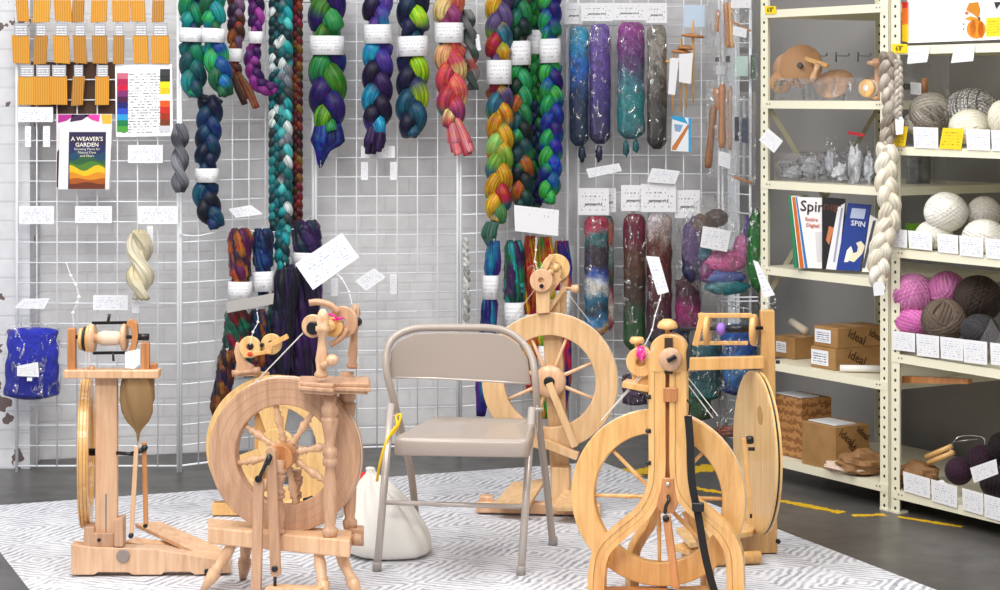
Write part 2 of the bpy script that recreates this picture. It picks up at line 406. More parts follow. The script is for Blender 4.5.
tag(rug, 'large pale grey rug with worn diamond pattern under the spinning wheels', 'rug')

# worn yellow floor tape
def tape(pts, label, w=.035, seed=1, gap=.2):
    rnd = random.Random(seed); m = MB(); g = [G(*p) for p in pts]
    for a, b in zip(g, g[1:]):
        d = b-a; n = max(2, int(d.length/.022)); s = d.normalized().cross(Vector((0, 0, 1)))
        for i in range(n):
            if rnd.random() < gap: continue
            p = a+d*(i/n); q = a+d*((i+1.1)/n)
            w1 = w*rnd.uniform(.35, 1); w2 = w*rnd.uniform(.35, 1)
            m.slab([p-s*w1+Vector((0, 0, .002)), p+s*w2*.9+Vector((0, 0, .002)), q+s*w1+Vector((0, 0, .002)), q-s*w2+Vector((0, 0, .002))], Vector((0, 0, -.0015)))
    tag(m.build('floor_tape', flat('#e3b61a', .5), base=True), label, 'tape', 'worn floor marking')
tape([(588, 475), (640, 472), (720, 468), (757, 470)], 'broad yellow floor marking crossing behind the front right spinning wheel', .10, 2, 0)
tape([(680, 486), (740, 496), (786, 502), (842, 513)], 'narrow worn yellow floor line in front of the left shelving unit', .03, 5, 0)
tape([(852, 516), (884, 515)], 'short yellow floor line right in front of the middle shelf post', .03, 7, 0)
tape([(898, 517), (962, 527)], 'broken yellow floor line in front of the right shelving unit', .02, 9, .1)

# wire grid panels
SEG = [((-1.96, 8.52), (-1.306, 8.52)), ((-1.296, 8.525), (-.795, 8.93)), ((-.785, 8.945), (-.182, 9.03)), ((-.17, 9.04), (.30, 9.34)), ((.35, 9.37), (.97, 9.30)), ((.985, 9.28), (1.085, 9.10))]
def gridY(px):
    u = (px-500)/F
    for i, ((x0, y0), (x1, y1)) in enumerate(SEG):
        if u <= x1/y1 or i == len(SEG)-1:
            uu = max(u, x0/y0) if i == 0 else u
            t = (uu*y0-x0)/((x1-x0)-uu*(y1-y0)); t = min(max(t, 0), 1); return y0+(y1-y0)*t
labs = ['flat wire grid panel against the painted column, leftmost panel', 'wire grid panel slanting back right beside the leftmost panel', 'wire grid panel directly behind the metal folding chair',
        'wire grid panel slanting back behind the long colourful braids', 'wire grid panel behind the bagged fibre tubes', 'narrow wire grid panel next to the left shelf post']
CELL = .0825
for i, ((x0, y0), (x1, y1)) in enumerate(SEG):
    a = Vector((x0, y0, 0)); b = Vector((x1, y1, 0)); d = b-a; L = d.length; d.normalize(); zt = .025+CELL*26
    root = thing('wire_grid_panel', labs[i], 'wire panel', (a+b)/2, 'wire grid display panels')
    m = MB()
    for p, r in ((a, .0065), (b, .0065)): m.tube([p+Vector((0, 0, 0)), p+Vector((0, 0, zt))], r, 8)
    for z in (.025, zt): m.tube([a+Vector((0, 0, z)), b+Vector((0, 0, z))], .0045, 6)
    m.build('frame', WIRE, root)
    m = MB(); n = max(1, round(L/CELL)); nb = Vector((d.y, -d.x, 0))*.004
    for k in range(1, n): m.tube([a+d*(L*k/n)+Vector((0, 0, .025))+nb, a+d*(L*k/n)+Vector((0, 0, zt))+nb], .0029, 6)
    for k in range(1, 26): m.tube([a+Vector((0, 0, .025+CELL*k)), b+Vector((0, 0, .025+CELL*k))], .0029, 6)
    m.build('wires', WIRE, root)

# ------------------------------------------------------------ light and camera
w = bpy.data.worlds.new('World'); bpy.context.scene.world = w; w.use_nodes = True
w.node_tree.nodes['Background'].inputs[0].default_value = (.93, .96, 1, 1); w.node_tree.nodes['Background'].inputs[1].default_value = .42
def area(name, loc, rot, sx, sy, e, col=(1, .98, .95)):
    l = bpy.data.lights.new(name, 'AREA'); l.shape = 'RECTANGLE'; l.size = sx; l.size_y = sy; l.energy = e; l.color = col
    o = bpy.data.objects.new(name, l); COL.objects.link(o); o.location = loc; o.rotation_euler = rot
area('ceiling_lamp', (-1.4, 5.6, 3.6), (0, math.radians(-6), 0), 1.4, 3.2, 120)
area('ceiling_lamp', (1.2, 5.4, 3.6), (0, 0, 0), .9, 3.2, 80)
area('ceiling_lamp', (-1.0, 2.5, 3.4), (math.radians(35), 0, 0), 3.0, .8, 120)
area('left_fill_lamp', (-4.2, 5.2, 1.3), (math.radians(90), 0, math.radians(-60)), 2.4, 2.0, 34, (.93, .96, 1))  # added fill lamp out of view, brightens the lower left wall; no window there
cd = bpy.data.cameras.new('camera'); cam = bpy.data.objects.new('camera', cd); COL.objects.link(cam)
cam.location = (0, 0, H); cam.rotation_euler = (PI/2, 0, 0); cd.sensor_width = 36; cd.lens = 36*F/1000; cd.shift_y = -.2
bpy.context.scene.camera = cam
vs_ = bpy.context.scene.view_settings; vs_.view_transform = 'Standard'; vs_.look = 'None'; vs_.gamma = 1; vs_.exposure = .1; vs_.use_curve_mapping = False
# ------------------------------------------------------------ folding chair
def ground_of(*ps):
    return Vector((sum(p.x for p in ps)/len(ps), sum(p.y for p in ps)/len(ps), 0))
def smooth_path(pts, n=6):
    """Catmull-Rom through the points"""
    out = []; m = len(pts)
    for i in range(m-1):
        p0 = pts[max(i-1, 0)]; p1 = pts[i]; p2 = pts[i+1]; p3 = pts[min(i+2, m-1)]
        for k in range(n):
            t = k/n; out.append(.5*((2*p1)+(p2-p0)*t+(2*p0-5*p1+4*p2-p3)*t*t+(3*p1-p0-3*p2+p3)*t*t*t))
    out.append(pts[-1].copy()); return out
RG = .0034   # rug top
fl, fr, rr = Z(377, 571, RG), Z(521, 575, RG), Z(553, 545, RG); rl = rr+(fl-fr)
ch = thing('folding_chair', 'beige metal folding chair with empty seat in the middle of the rug', 'chair', ground_of(fl, fr, rl, rr))
CH = plain('beige enamel', '#a79a90', .38, coat=.3); CHL = plain('beige enamel tube', '#c2b8b1', .3, metal=.25, coat=.4); RUB = plain('grey rubber', '#a19b96', .6)
Yb = 6.98
U = [rl, P(412, 480, 7.10), P(405, 445, 7.04), P(396.5, 412, 6.98), P(391, 390, 6.96), P(386.5, 370, 6.96), P(387, 350, 6.98), P(396, 336, 7), P(415, 328.5, 7.01), P(440, 327.5, 7.01), P(465, 327.5, 7.01), P(490, 328, 7.01), P(508, 332, 7.01), P(523, 343, 7), P(532, 358, 6.98), P(535.5, 380, 6.96), P(537, 405, 6.98), P(541, 440, 7.04), P(546, 480, 7.09), rr]
m = MB(); m.tube(smooth_path(U, 5), .0125, 12); m.build('back_frame', CH, ch)
bp = [(391, 378), (389.5, 366), (391, 352), (398, 341), (414, 334), (440, 332.5), (490, 333), (506, 336), (519, 345), (528, 359), (531, 384)]
m = MB(); pts = [P(x, y, 6.985) for x, y in bp]; pts += [P(495, 381.5, 6.985), P(440, 378.5, 6.985)]
m.slab(pts, Vector((0, .012, 0))); m.build('backrest', CH, ch, bevel=.002)
m = MB(); m.tube([P(392, 377.5, 6.98), P(440, 378.5, 6.975), P(495, 381.5, 6.975), P(530, 384, 6.98)], .0035, 8); m.build('backrest_edge', CHL, ch)
tops = []
for (x, y, foot, n) in ((391, 404, fl, -1), (532, 408, fr, 1)):
    t = P(x, y, 6.92); tops.append(t); m = MB(); m.tube([foot, t], .0125, 12); lg = m.build('leg', CHL, ch)
    m = MB(); m.lathe([(.0148, 0), (.0148, .024), (.013, .028)], foot, Vector((0, 0, 1)), 14); m.build('rubber_foot', RUB, lg)
for foot in (rl, rr):
    m = MB(); m.lathe([(.0155, 0), (.0155, .025), (.013, .03)], foot, Vector((0, 0, 1)), 14); m.build('rubber_foot', RUB, ch)
m = MB(); a = fl.lerp(tops[0], .405); b = fr.lerp(tops[1], .4); m.tube([a, b], .008, 10); m.build('stretcher', CHL, ch)
m = MB(); a = rl.lerp(U[2], .5); b = rr.lerp(U[-3], .5); 
sz = .452
FL, FR, RR, RL = Z(393, 438, sz), Z(529, 440, sz), Z(535, 419, sz), Z(434, 416, sz)
def rounded(c, r, n=5):
    out = []; k = len(c)
    for i in range(k):
        p = c[i]; a = (c[i-1]-p).normalized(); b = (c[(i+1) % k]-p).normalized()
        s = p+a*r; e = p+b*r
        for j in range(n+1):
            t = j/n; out.append(s*(1-t)**2+p*2*t*(1-t)+e*t*t)
    return out
rim = rounded([FL, FR, RR, RL], .035); cen = (FL+FR+RR+RL)/4; m = MB(); n = len(rim)
prof = [(1.0, -.055), (1.012, -.05), (1.012, -.012), (.99, 0), (.93, .0), (.80, -.006), (.4, -.009)]
vs = []
for k, dz in prof:
    for p in rim: vs.append(cen+(p-cen)*k+Vector((0, 0, dz)))
fs = []
for i in range(len(prof)-1):
    for k in range(n): fs.append((i*n+k, i*n+(k+1) % n, (i+1)*n+(k+1) % n, (i+1)*n+k))
fs.append(tuple(range((len(prof)-1)*n, len(prof)*n))); fs.append(tuple(range(n-1, -1, -1)))
m.add(vs, fs, smooth=True); se = m.build('seat', CH, ch)
for p in (U[3], U[-4]):
    m = MB(); m.bar(p+Vector((0, -.03, .0)), p+Vector((0, -.02, -.08)), .004, .05); m.tube([p+Vector((-.02, -.03, -.01)), p+Vector((.02, -.03, -.01))], .006, 8); m.build('hinge', CHL, ch)
# yellow cord from the chair to the sack
m = MB(); cord = smooth_path([P(377, 481, 6.84), P(379, 468, 6.82), P(384, 448, 6.83), P(391, 433, 6.86), P(397, 425, 6.88), P(396, 417, 6.9), P(401, 415, 6.9), P(397, 428, 6.88), P(390, 436, 6.86)], 5)
m.tube(cord, .0045, 7)
# sack
sk = thing('cloth_sack', 'white drawstring cloth sack tied with yellow cord beside the folding chair', 'bag', G(388, 556))
m.build('drawstring', flat('#f0c01a', .7), sk)
cx = Z(388, 556, RG); C0 = Vector((cx.x-.006, 6.97, RG)); prof = [(.0, 0), (.11, 0), (.138, .010), (.150, .035), (.148, .07), (.134, .11), (.113, .15), (.088, .19), (.062, .225), (.036, .252), (.018, .270), (.012, .280), (.017, .290), (.003, .293)]
vs = []; uv = []; nn = 56
for (r, h) in prof:
    for k in range(nn):
        th = 2*PI*k/nn; fold = 1+(.015+.26*max(0, (h-.07)/.2))*math.sin(th*11+h*10+2*math.sin(th*2))*(1 if h < .262 else .5)+.09*noise.noise(Vector((math.cos(th)*1.5, math.sin(th)*1.5, h*9)))
        lean = Vector(((.143-h)*.12-.035*h/.28, 0, 0))
        vs.append(C0+lean+Vector((math.cos(th)*r*fold*1.0, math.sin(th)*r*fold*.8, h))); uv.append((k/nn, h))
fs = [(i*nn+k, i*nn+(k+1) % nn, (i+1)*nn+(k+1) % nn, (i+1)*nn+k) for i in range(len(prof)-1) for k in range(nn)]
m = MB(); m.add(vs, fs, None, uv, True); m.build('sack_body', plain('cream cotton', '#ebe9e2', .85, bump=.3, bscale=260), sk, sub=1)
m = MB(); m.blob(P(362, 486, 7.2), .032, .035, .045, amp=.3, seed=3); m.blob(P(360, 512, 7.2), .03, .03, .10, amp=.2, seed=5); tag(m.build('red_pouch', flat('#e02a1c', .7), base=True), 'small bright red pouch poking out behind the white sack', 'pouch')
m = MB(); 

# ------------------------------------------------------------ wheels
def string(mb, pts, r=.0016): mb.tube(pts, r, 5, caps=False)
TURN = lambda r, k=1.0: [(0, r*.8), (.03, r), (.06, r), (.09, r*.7), (.2, r*.75), (.32, r*1.05), (.36, r*1.15), (.40, r*.7), (.43, r*1.1), (.46, r*1.1), (.49, r*.7), (.62, r*.95), (.78, r*.8), (.86, r*.6), (.9, r*1.0), (.94, r), (1, r*.75)]
SPOKE = [(0, .4), (.08, .5), (.16, .9), (.22, .45), (.27, .8), (.32, .45), (.5, .7), (.62, .95), (.7, .5), (.76, .8), (.82, .45), (.93, .55), (1, .45)]
HUB = [None]
def wheel_parts(root, c, ax, R, r, t, mat, nsp, phase, hubR, hubT, sprof, sr, smat, groove=True, name='drive_wheel'):
    m = MB(); m.ring(c, ax, R, r, t, 72)
    w = m.build('wheel_rim', mat, root)
    a = ax.normalized(); e = Vector((-a.y, a.x, 0)).normalized(); e = e if e.x > 0 else -e; up = Vector((0, 0, 1))
    for k in range(nsp):
        th = phase+2*PI*k/nsp; d = e*math.cos(th)+up*math.sin(th)
        m = MB(); L0 = hubR*.8; L1 = r+.004
        m.turned(c+d*L0, c+d*L1, [(tt, rr_*sr) for tt, rr_ in sprof], 12); m.build('spoke', smat, root)
    m = MB(); m.lathe([(hubR*.6, -hubT/2), (hubR*.95, -hubT/2+.004), (hubR, -hubT/4), (hubR, hubT/4), (hubR*.95, hubT/2-.004), (hubR*.6, hubT/2)], c, a, 32); HUB[0] = m.build('hub', smat, root)
    if groove:
        m = MB(); m.ring(c, ax, R+.0008, R-.003, .004, 72); m.build('drive_band', STRING, root)
def tagcard(root_label, quad, Y, mat=None, cat='tag', name='price_tag', group=None, tilt=0, th=.0012):
    m = MB(); pts = [P(x, y, Y+(tilt*(i in (0, 1)))) for i, (x, y) in enumerate(quad)]
    m.slab(pts, Vector((0, th, 0)), True)
    return tag(m.build(name, mat or CARD, base=True), root_label, cat, group)
def beads(pts, label, name='tag_cord', r=.004, big=()):
    m = MB(); sp = smooth_path(pts, 5); m.tube(sp, .0016, 5)
    for i, p in enumerate(pts[1:-1]): m.blob(p, r, r, r, 10, 6)
    return tag(m.build(name, flat('#eceaea', .3), base=True), label, 'cord')

# ---- W4: front right wheel
PL = Plane(665, 6.30, 14)
o = PL(665, 590); root = thing('spinning_wheel', 'lacquered upright spinning wheel with curved bentwood legs and black strap, front right', 'spinning wheel', (o.x, o.y, 0))
YY = PL(665, 500).y
ax = -PL.nb
s4 = F/YY
c = PL(658.5, 497, .075); wheel_parts(root, c, ax, .268, .196, .034, W_GOLD, 8, math.radians(1), .038, .07, [(0, .8), (.1, .7), (.3, .75), (.33, 1.05), (.36, .75), (.42, 1.0), (.45, .75), (.8, .7), (1, .6)], .0085, W_GOLD)
# twin uprights sweeping out into legs, laminated in three strips
def bent(pts, wpx, d, name, mat, th=.034):
    path = smooth_path([PL(x, y, d) for x, y in pts], 7)
    w = wpx/s4
    for k, off in enumerate((-.34, 0, .34)):
        m = MB(); vs = []; n = len(path)
        for i, p in enumerate(path):
            t = (path[min(i+1, n-1)]-path[max(i-1, 0)]).normalized(); sd = t.cross(PL.nb).normalized()
            q = p+sd*w*off; hw = w*.163; dp = th/2+(.003 if k != 1 else 0)
            vs += [q-sd*hw-PL.nb*dp, q+sd*hw-PL.nb*dp, q+sd*hw+PL.nb*dp, q-sd*hw+PL.nb*dp]
        fs = [(i*4+a, i*4+(a+1) % 4, (i+1)*4+(a+1) % 4, (i+1)*4+a) for i in range(n-1) for a in range(4)]+[(3, 2, 1, 0), tuple(range(4*n-4, 4*n))]
        m.add(vs, fs); m.build(name, mat, root, bevel=.0015)
bent([(658, 352), (658, 380), (658, 430), (658, 468), (655, 490), (643, 512), (622, 530), (604, 548), (598, 570), (597, 600), (597, 621)], 17, 0, 'leg', W_GOLD)
bent([(679, 352), (679, 380), (679, 430), (679, 465), (682, 488), (692, 503), (708, 517), (724, 532), (734, 552), (736, 580), (736, 617)], 17, 0, 'leg', W_GOLD)
# rear pair of legs
for pts in ([(652, 505), (650, 522), (640, 538), (633, 556), (632, 602)], [(688, 510), (694, 525), (703, 541), (707, 560), (707, 600)]):
    path = smooth_path([PL(x, y, .17) for x, y in pts], 6); m = MB(); m.tube(path, .027, 4, up=PL.e, flat=.8); m.build('rear_leg', W_GOLD, root, bevel=.003)
m = MB(); m.slab([PL(x, y, -.028) for x, y in ((664.5, 338), (672.5, 338), (672.5, 374), (664.5, 374))], PL.nb*.02); m.build('slot', flat('#3a2416'), root)
m = MB(); m.slab([PL(x, y, .008) for x, y in ((664, 374), (673, 374), (673, 490), (664, 490))], PL.nb*.02); m.build('centre_post', W_DEEP, root)
m = MB(); m.slab([PL(x, y, -.022) for x, y in [(650+18.2*(1-math.cos(t)), 350-16*math.sin(t)) for t in [PI*k/16 for k in range(17)]]+[(686.4, 372), (650, 372)]], PL.nb*.044)
m.build('head_block', W_GOLD, root, bevel=.003)
m = MB(); m.slab([PL(x, y, -.028) for x, y in ((663, 388), (677, 388), (677, 402), (663, 402))], PL.nb*.02); m.build('cross_block', W_DEEP, root, bevel=.002)
k0 = PL(667.5, 336, .0)
m = MB(); m.lathe([(.006, -.012), (.007, .018), (.012, .02), (.03, .024), (.031, .030), (.026, .042), (.014, .050), (0.001, .052)], k0, Vector((0, 0, 1)), 28); m.build('knob', W_GOLD, root)
m = MB(); m.lathe([(.033, 0), (.035, .004), (.035, .018), (.030, .024), (.001, .025)], PL(671, 359, -.03), -PL.nb, 32); m.build('tension_knob', W_TAN, root)
m = MB(); q = PL(672, 359, -.062); m.bar(q-Vector((.014, 0, .006)), q+Vector((.012, 0, .008)), .014, .014); m.build('knob_screw', BLACK, root, bevel=.003)
# left maiden with orifice, pink yarn
m = MB(); arch = [(632, 390), (632, 356), (635, 349), (641, 345), (647, 349), (650, 356), (650, 390)]
m.slab([PL(x, y, .05) for x, y in arch], PL.nb*.03); m.build('maiden', W_GOLD, root, bevel=.003)
m = MB(); m.lathe([(.018, -.008), (.024, 0), (.018, .012)], PL(637, 341, .06), Vector((0, 0, 1)), 20); m.lathe([(.008, -.02), (.008, 0)], PL(637, 341, .06), Vector((0, 0, 1)), 12); m.build('knob', W_GOLD, root)
m = MB(); m.ring(PL(641, 362, .035), ax, .045, .014, .012, 32); m.build('bobbin_end', W_GOLD, root)
m = MB(); m.blob(PL(641, 353, .02), .014, .012, .02, amp=.3); m.tube(smooth_path([PL(638, 347, .015), PL(645, 352, .01), PL(641, 361, .01)], 4), .004, 6); m.build('yarn', flat('#e0178c', .7), root)
m = MB(); m.bar(PL(624, 383, .06), PL(650, 388, .06), .02, .06, PL.nb); m.build('maiden_bar', W_GOLD, root, bevel=.002)
m = MB()
for y in (397, 431, 463): m.lathe([(.007, 0), (.007, .014), (.003, .017)], PL(651, y, -.018), -PL.e, 12)
m.tube(smooth_path([PL(630, 389, .04), PL(640, 392, .03), PL(651, 397, 0)], 4), .003, 6)
m.build('bolt', BLACK, root)
m = MB()
string(m, [PL(652, 361, .03), PL(601, 421, .06)]); string(m, [PL(654, 363, .03), PL(604, 418, .06)])
string(m, [PL(682, 370, .05), PL(718, 416, .07)]); string(m, [PL(683, 378, .05), PL(713, 418, .07)]); m.build('drive_cord', STRING, root)
m = MB(); m.slab([PL(x, y, -.022) for x, y in ((662, 478), (674, 478), (675, 490), (678, 503), (673, 514), (661, 513), (656, 505), (660, 490))], PL.nb*.03); m.build('hub_plate', W_DEEP, root, bevel=.003)
m = MB(); m.tube(smooth_path([PL(665, 513, -.035), PL(666, 506, -.045), PL(669, 500, -.045), PL(668, 496, -.03)], 4), .0055, 8); m.lathe([(.01, 0), (.01, .012)], PL(666.5, 518, -.03), -PL.nb, 14); m.build('crank', BLACK, root)
m = MB(); m.lathe([(.006, 0), (.006, .006)], PL(668, 484, -.022), -PL.nb, 12); m.build('bolt', CHROME, root)
m = MB(); m.bar(PL(666.5, 515, -.03), PL(676, 588, -.04), .024, .014, PL.nb); m.build('footman', W_DEEP, root, bevel=.003)
# treadles and floor cross piece
m = MB(); m.slab([Z(x, y, .035) for x, y in ((586, 598), (600, 586), (668, 586), (672, 612), (600, 616))], Vector((0, 0, -.018))); m.build('treadle', W_DEEP, root, bevel=.004)
m = MB(); m.slab([Z(x, y, .035) for x, y in ((676, 586), (706, 585), (730, 612), (680, 612))], Vector((0, 0, -.018))); m.build('treadle', W_GOLD, root, bevel=.004)
m = MB(); m.bar(Z(588, 606, .02), Z(742, 606, .02), .034, .05, Vector((0, 1, 0))); m.build('floor_bar', W_GOLD, root, bevel=.004)
m = MB(); m.bar(PL(632, 600, .17)+Vector((0, 0, -.03)), PL(707, 598, .17)+Vector((0, 0, -.03)), .034, .04, Vector((0, 1, 0))); m.build('rear_bar', W_GOLD, root, bevel=.004)
# strap
m = MB(); sp = [(688, 416), (690, 440), (691, 470), (693, 490), (699, 520), (704, 550), (711, 580), (720, 608)]
path = smooth_path([PL(x, y, -.045) for x, y in sp], 5); n = len(path); vs = []
for i, p in enumerate(path):
    hw = .0115
    vs += [p-PL.e*hw, p+PL.e*hw, p+PL.e*hw+PL.nb*.003, p-PL.e*hw+PL.nb*.003]
m.add(vs, [(i*4+a, i*4+(a+1) % 4, (i+1)*4+(a+1) % 4, (i+1)*4+a) for i in range(n-1) for a in range(4)], smooth=False)
m.tube([PL(689, 415, -.02), PL(690, 404, -.02), PL(687, 400, -.01)], .003, 6)
m.build('strap', plain('black webbing', '#121214', .8, bump=.4, bscale=500), root)
m = MB(); q = PL(698, 507, -.055); m.obox(q, PL.e*.018, PL.nb*.007, Vector((0, 0, .014))); m.build('strap_buckle', BLACK, root, bevel=.004)
m = MB(); m.slab([PL(x, y, -.03) for x, y in ((686, 352), (688, 345), (690, 350), (689, 368), (687, 372))], PL.nb*.006); m.build('leather_tab', flat('#1d2420', .6), root)

# ---- W5: wheel standing sideways at the right
o5 = G(757, 556); root = thing('spinning_wheel', 'upright spinning wheel with a big solid ply disc turned sideways, nearest the shelves', 'spinning wheel', (o5.x, o5.y, 0))
Y5 = 6.95; Q5 = Plane(757, Y5, 0); s5 = F/Y5
ya = math.radians(73)       # wheel plane nearly along the line of sight
ax5 = Vector((-math.cos(ya-PI/2+0.0), 0, 0)); ax5 = Vector((-math.sin(math.radians(81.5)), -math.cos(math.radians(81.5)), 0))
c5 = P(757, 452, Y5)
R5 = 81/s5
m = MB(); m.lathe([(.012, -.011), (R5*.30, -.013), (R5*.8, -.013), (R5*.96, -.012), (R5, -.010), (R5, -.004), (R5-.006, -.002), (R5-.006, .002), (R5, .004), (R5, .010), (R5*.96, .012), (.012, .013)], c5, ax5, 72, smooth=False); m.build('drive_wheel', W_PALE, root)
m = MB(); m.ring(c5, ax5, R5-.003, R5-.0065, .006, 72); m.build('drive_band', BLACK, root)
eW = Vector((-ax5.y, ax5.x, 0))
eW = eW if eW.x > 0 else -eW
for (dx, dz, rr_) in ((.45, .42, .032), (-.45, -.42, .032)):
    m = MB(); m.disc(c5+eW*R5*dx*.7+Vector((0, 0, R5*dz*1.2))+ax5*.012, ax5, rr_, .004, 32); m.build('finger_hole', flat('#b08a52', .6), root)
m = MB(); m.bar(P(767, 310, 6.98), P(770, 552, 7.0), 14/s5, .035); m.build('post', W_GOLD, root, bevel=.003)
m = MB(); m.bar(P(686, 364, 6.94), P(764, 362, 6.94), 12.5/s5, .03); m.build('cross_beam', W_GOLD, root, bevel=.003)
m = MB(); m.bar(P(698, 315.5, 6.94), P(752, 315.5, 6.94), .016, .016); m.bar(P(697, 343, 6.94), P(748, 343, 6.94), .013, .016); m.bar(P(703, 313, 6.94), P(695, 346, 6.94), .02, .018); m.build('flyer', W_GOLD, root, bevel=.003)
m = MB(); m.tube([P(680, 329, 6.94), P(763, 328, 6.94)], .006, 10); m.tube([P(727, 329, 6.94), P(750, 328.5, 6.94)], .013, 16); m.build('spindle', BLACK, root)
m = MB(); m.lathe([(.005, -.008), (.045, -.008), (.048, -.004), (.048, .004), (.045, .008), (.005, .008)], P(707.5, 329.5, 6.94), Vector((.96, -.28, 0)), 32); m.build('bobbin', W_GOLD, root)
m = MB(); m.lathe([(.012, -.014), (.02, -.006), (.021, .006), (.012, .014)], P(721, 329, 6.94), Vector((.96, -.28, 0)), 24); m.build('yarn', flat('#9a6fd0', .6), root)
m = MB(); m.lathe([(.005, -.009), (.05, -.009), (.053, -.004), (.053, .004), (.05, .009), (.005, .009)], P(754, 330, 6.96), Vector((.96, -.28, 0)), 36); m.build('bobbin', W_GOLD, root)
m = MB(); m.tube([P(750, 337, 6.93), P(754, 345, 6.93), P(761, 347, 6.94)], .0018, 6)
for x in (706, 715, 738, 729): m.tube([P(x, 343, 6.93), P(x+1, 339, 6.92), P(x+3, 342, 6.93)], .0015, 5)
m.build('hook', CHROME, root)
m = MB(); m.bar(P(744, 438, 6.70), P(750.5, 514, 6.66), .015, .012); m.build('footman', W_GOLD, root, bevel=.002)
m = MB(); m.lathe([(.012, -.01), (.014, 0), (.012, .012)], P(750, 440, 6.70), Vector((-1, -.1, 0)), 16); m.lathe([(.006, -.01), (.006, .01)], P(751.5, 449, 6.72), Vector((-1, 0, 0)), 12); m.tube([P(751, 512, 6.66), P(751, 518, 6.66)], .004, 8)
m.lathe([(.008, 0), (.008, .01)], P(778, 541, 6.98), Vector((0, -1, 0)), 10); m.lathe([(.006, 0), (.006, .012)], P(776, 362, 6.96), Vector((1, -.3, 0)), 10)
m.build('bolt', BLACK, root)
m = MB(); m.bar(Z(716, 542, .05), Z(770, 538, .05), .085, .06); m.build('base_block', W_GOLD, root, bevel=.003)
m = MB(); m.tube([Z(706, 560, .026), Z(760, 557, .026)], .021, 16); m.build('front_roller', W_GOLD, root, bevel=.002)
m = MB(); m.slab([Z(x, y, .10) for x, y in ((676, 528), (735, 513), (762, 521), (752, 531), (690, 543))], Vector((0, 0, -.018))); m.build('treadle', W_PALE, root, bevel=.003)
m = MB(); m.slab([Z(x, y, .07) for x, y in ((672, 545), (730, 529), (741, 533), (690, 551))], Vector((0, 0, -.018))); m.build('treadle', W_GOLD, root, bevel=.003)
m = MB(); m.bar(Z(688, 560, .03), Z(748, 530, .03), .03, .05); m.build('base_rail', W_GOLD, root, bevel=.003)

# ---- W3: wheel behind the folding chair
g3 = Z(545, 508, RG); Y3 = g3.y-.0; PL3 = Plane(549, Y3-.10, 8); s3 = F/(Y3-.1)
root = thing('spinning_wheel', 'blond single drive spinning wheel with plain spokes, right behind the folding chair', 'spinning wheel', (g3.x, g3.y, 0))
ax3 = -PL3.nb; c3 = PL3(550, 381); wheel_parts(root, c3, ax3, 68.5/s3, 46/s3, .026, W_MID, 8, math.radians(24), 16/s3, .05, [(0, 1), (.15, .9), (.6, .8), (1, .65)], .008, W_LT)
m = MB(); m.lathe([(.02, 0), (.02, .004), (.015, .005)], c3-PL3.nb*.026, -PL3.nb, 20); m.build('axle_cap', BLACK, HUB[0])
m = MB(); m.bar(PL3(551, 300, .05), PL3(561, 490, .06), .068, .035, PL3.nb); m.build('post', W_MID, root, bevel=.003)
m = MB(); m.bar(PL3(549, 383, -.035), PL3(575, 447, -.045), .026, .012, PL3.nb); m.build('footman', W_MID, root, bevel=.002)
m = MB(); m.bar(PL3(539, 441, -.03), PL3(578, 456, -.04), .03, .03, PL3.nb); m.build('treadle_arm', W_MID, root, bevel=.002)
m = MB(); m.bar(Z(477, 506, .03), Z(601, 509, .03), .04, .05); m.build('base_rail', W_LT, root, bevel=.004)
m = MB(); m.bar(Z(480, 500, .05), Z(493, 500, .05), .035, .05); m.build('base_end', W_LT, root, bevel=.003)
m = MB(); m.slab([Z(x, y, hh) for x, y, hh in ((494, 503, .06), (512, 482, .10), (546, 478, .12), (530, 503, .07))], Vector((0, 0, -.016))); m.build('treadle', W_MID, root, bevel=.002)
m = MB(); m.slab([Z(x, y, hh) for x, y, hh in ((550, 507, .06), (566, 487, .10), (592, 484, .10), (590, 507, .07))], Vector((0, 0, -.016))); m.build('treadle', W_MID, root, bevel=.002)
m = MB(); m.bar(PL3(561.5, 466, .02), PL3(561.5, 503, .02), 18/s3, .07, PL3.nb); m.build('post_foot', W_MID, root, bevel=.004)
# head
m = MB(); m.slab([PL3(x, y, -.03) for x, y in ((536.5, 314), (535.5, 290), (534, 281), (538, 274), (545, 272.5), (552, 276), (554, 284), (550, 292), (549.5, 313))], PL3.nb*.02); m.build('front_maiden', W_MID, root, bevel=.003)
m = MB(); m.ring(PL3(541.5, 280.5, -.035), ax3, .042, .010, .022, 36); m.build('whorl', W_LT, root)
m = MB(); m.disc(PL3(541.5, 286, -.056), ax3, .008, .008, 16); m.build('orifice', BLACK, root)
m = MB(); m.ring(PL3(551, 272, .01), ax3, .038, .012, .012, 32); m.lathe([(.012, -.03), (.012, .03)], PL3(551, 272, .01), PL3.nb, 16); m.build('bobbin', W_MID, root)
m = MB(); m.ring(PL3(556, 268, .05), ax3, .052, .02, .012, 36); m.lathe([(.014, -.04), (.014, .03)], PL3(557, 267, .04), PL3.nb, 16); m.build('bobbin', W_PALE, root)
m = MB(); m.bar(PL3(541, 275, .0), PL3(552, 255, .0), .02, .02, PL3.nb); m.bar(PL3(549, 293, .0), PL3(560, 278, .0), .018, .02, PL3.nb); m.build('flyer', W_MID, root, bevel=.002)
m = MB(); m.slab([PL3(x, y, .06) for x, y in ((553, 314), (560, 289), (563, 262), (567, 262), (568, 280), (566, 300), (566, 314))], PL3.nb*.022); m.build('rear_maiden', W_MID, root, bevel=.003)
m = MB(); m.bar(PL3(546, 314, .02), PL3(565, 287, .02), .016, .02, PL3.nb); m.build('brace', W_MID, root, bevel=.002)
m = MB(); m.turned(PL3(563, 288, .02), PL3(579, 289, .02), [(0, .006), (.5, .006), (.55, .013), (.9, .017), (1, .012)], 16); m.build('tension_peg', W_LT, root)
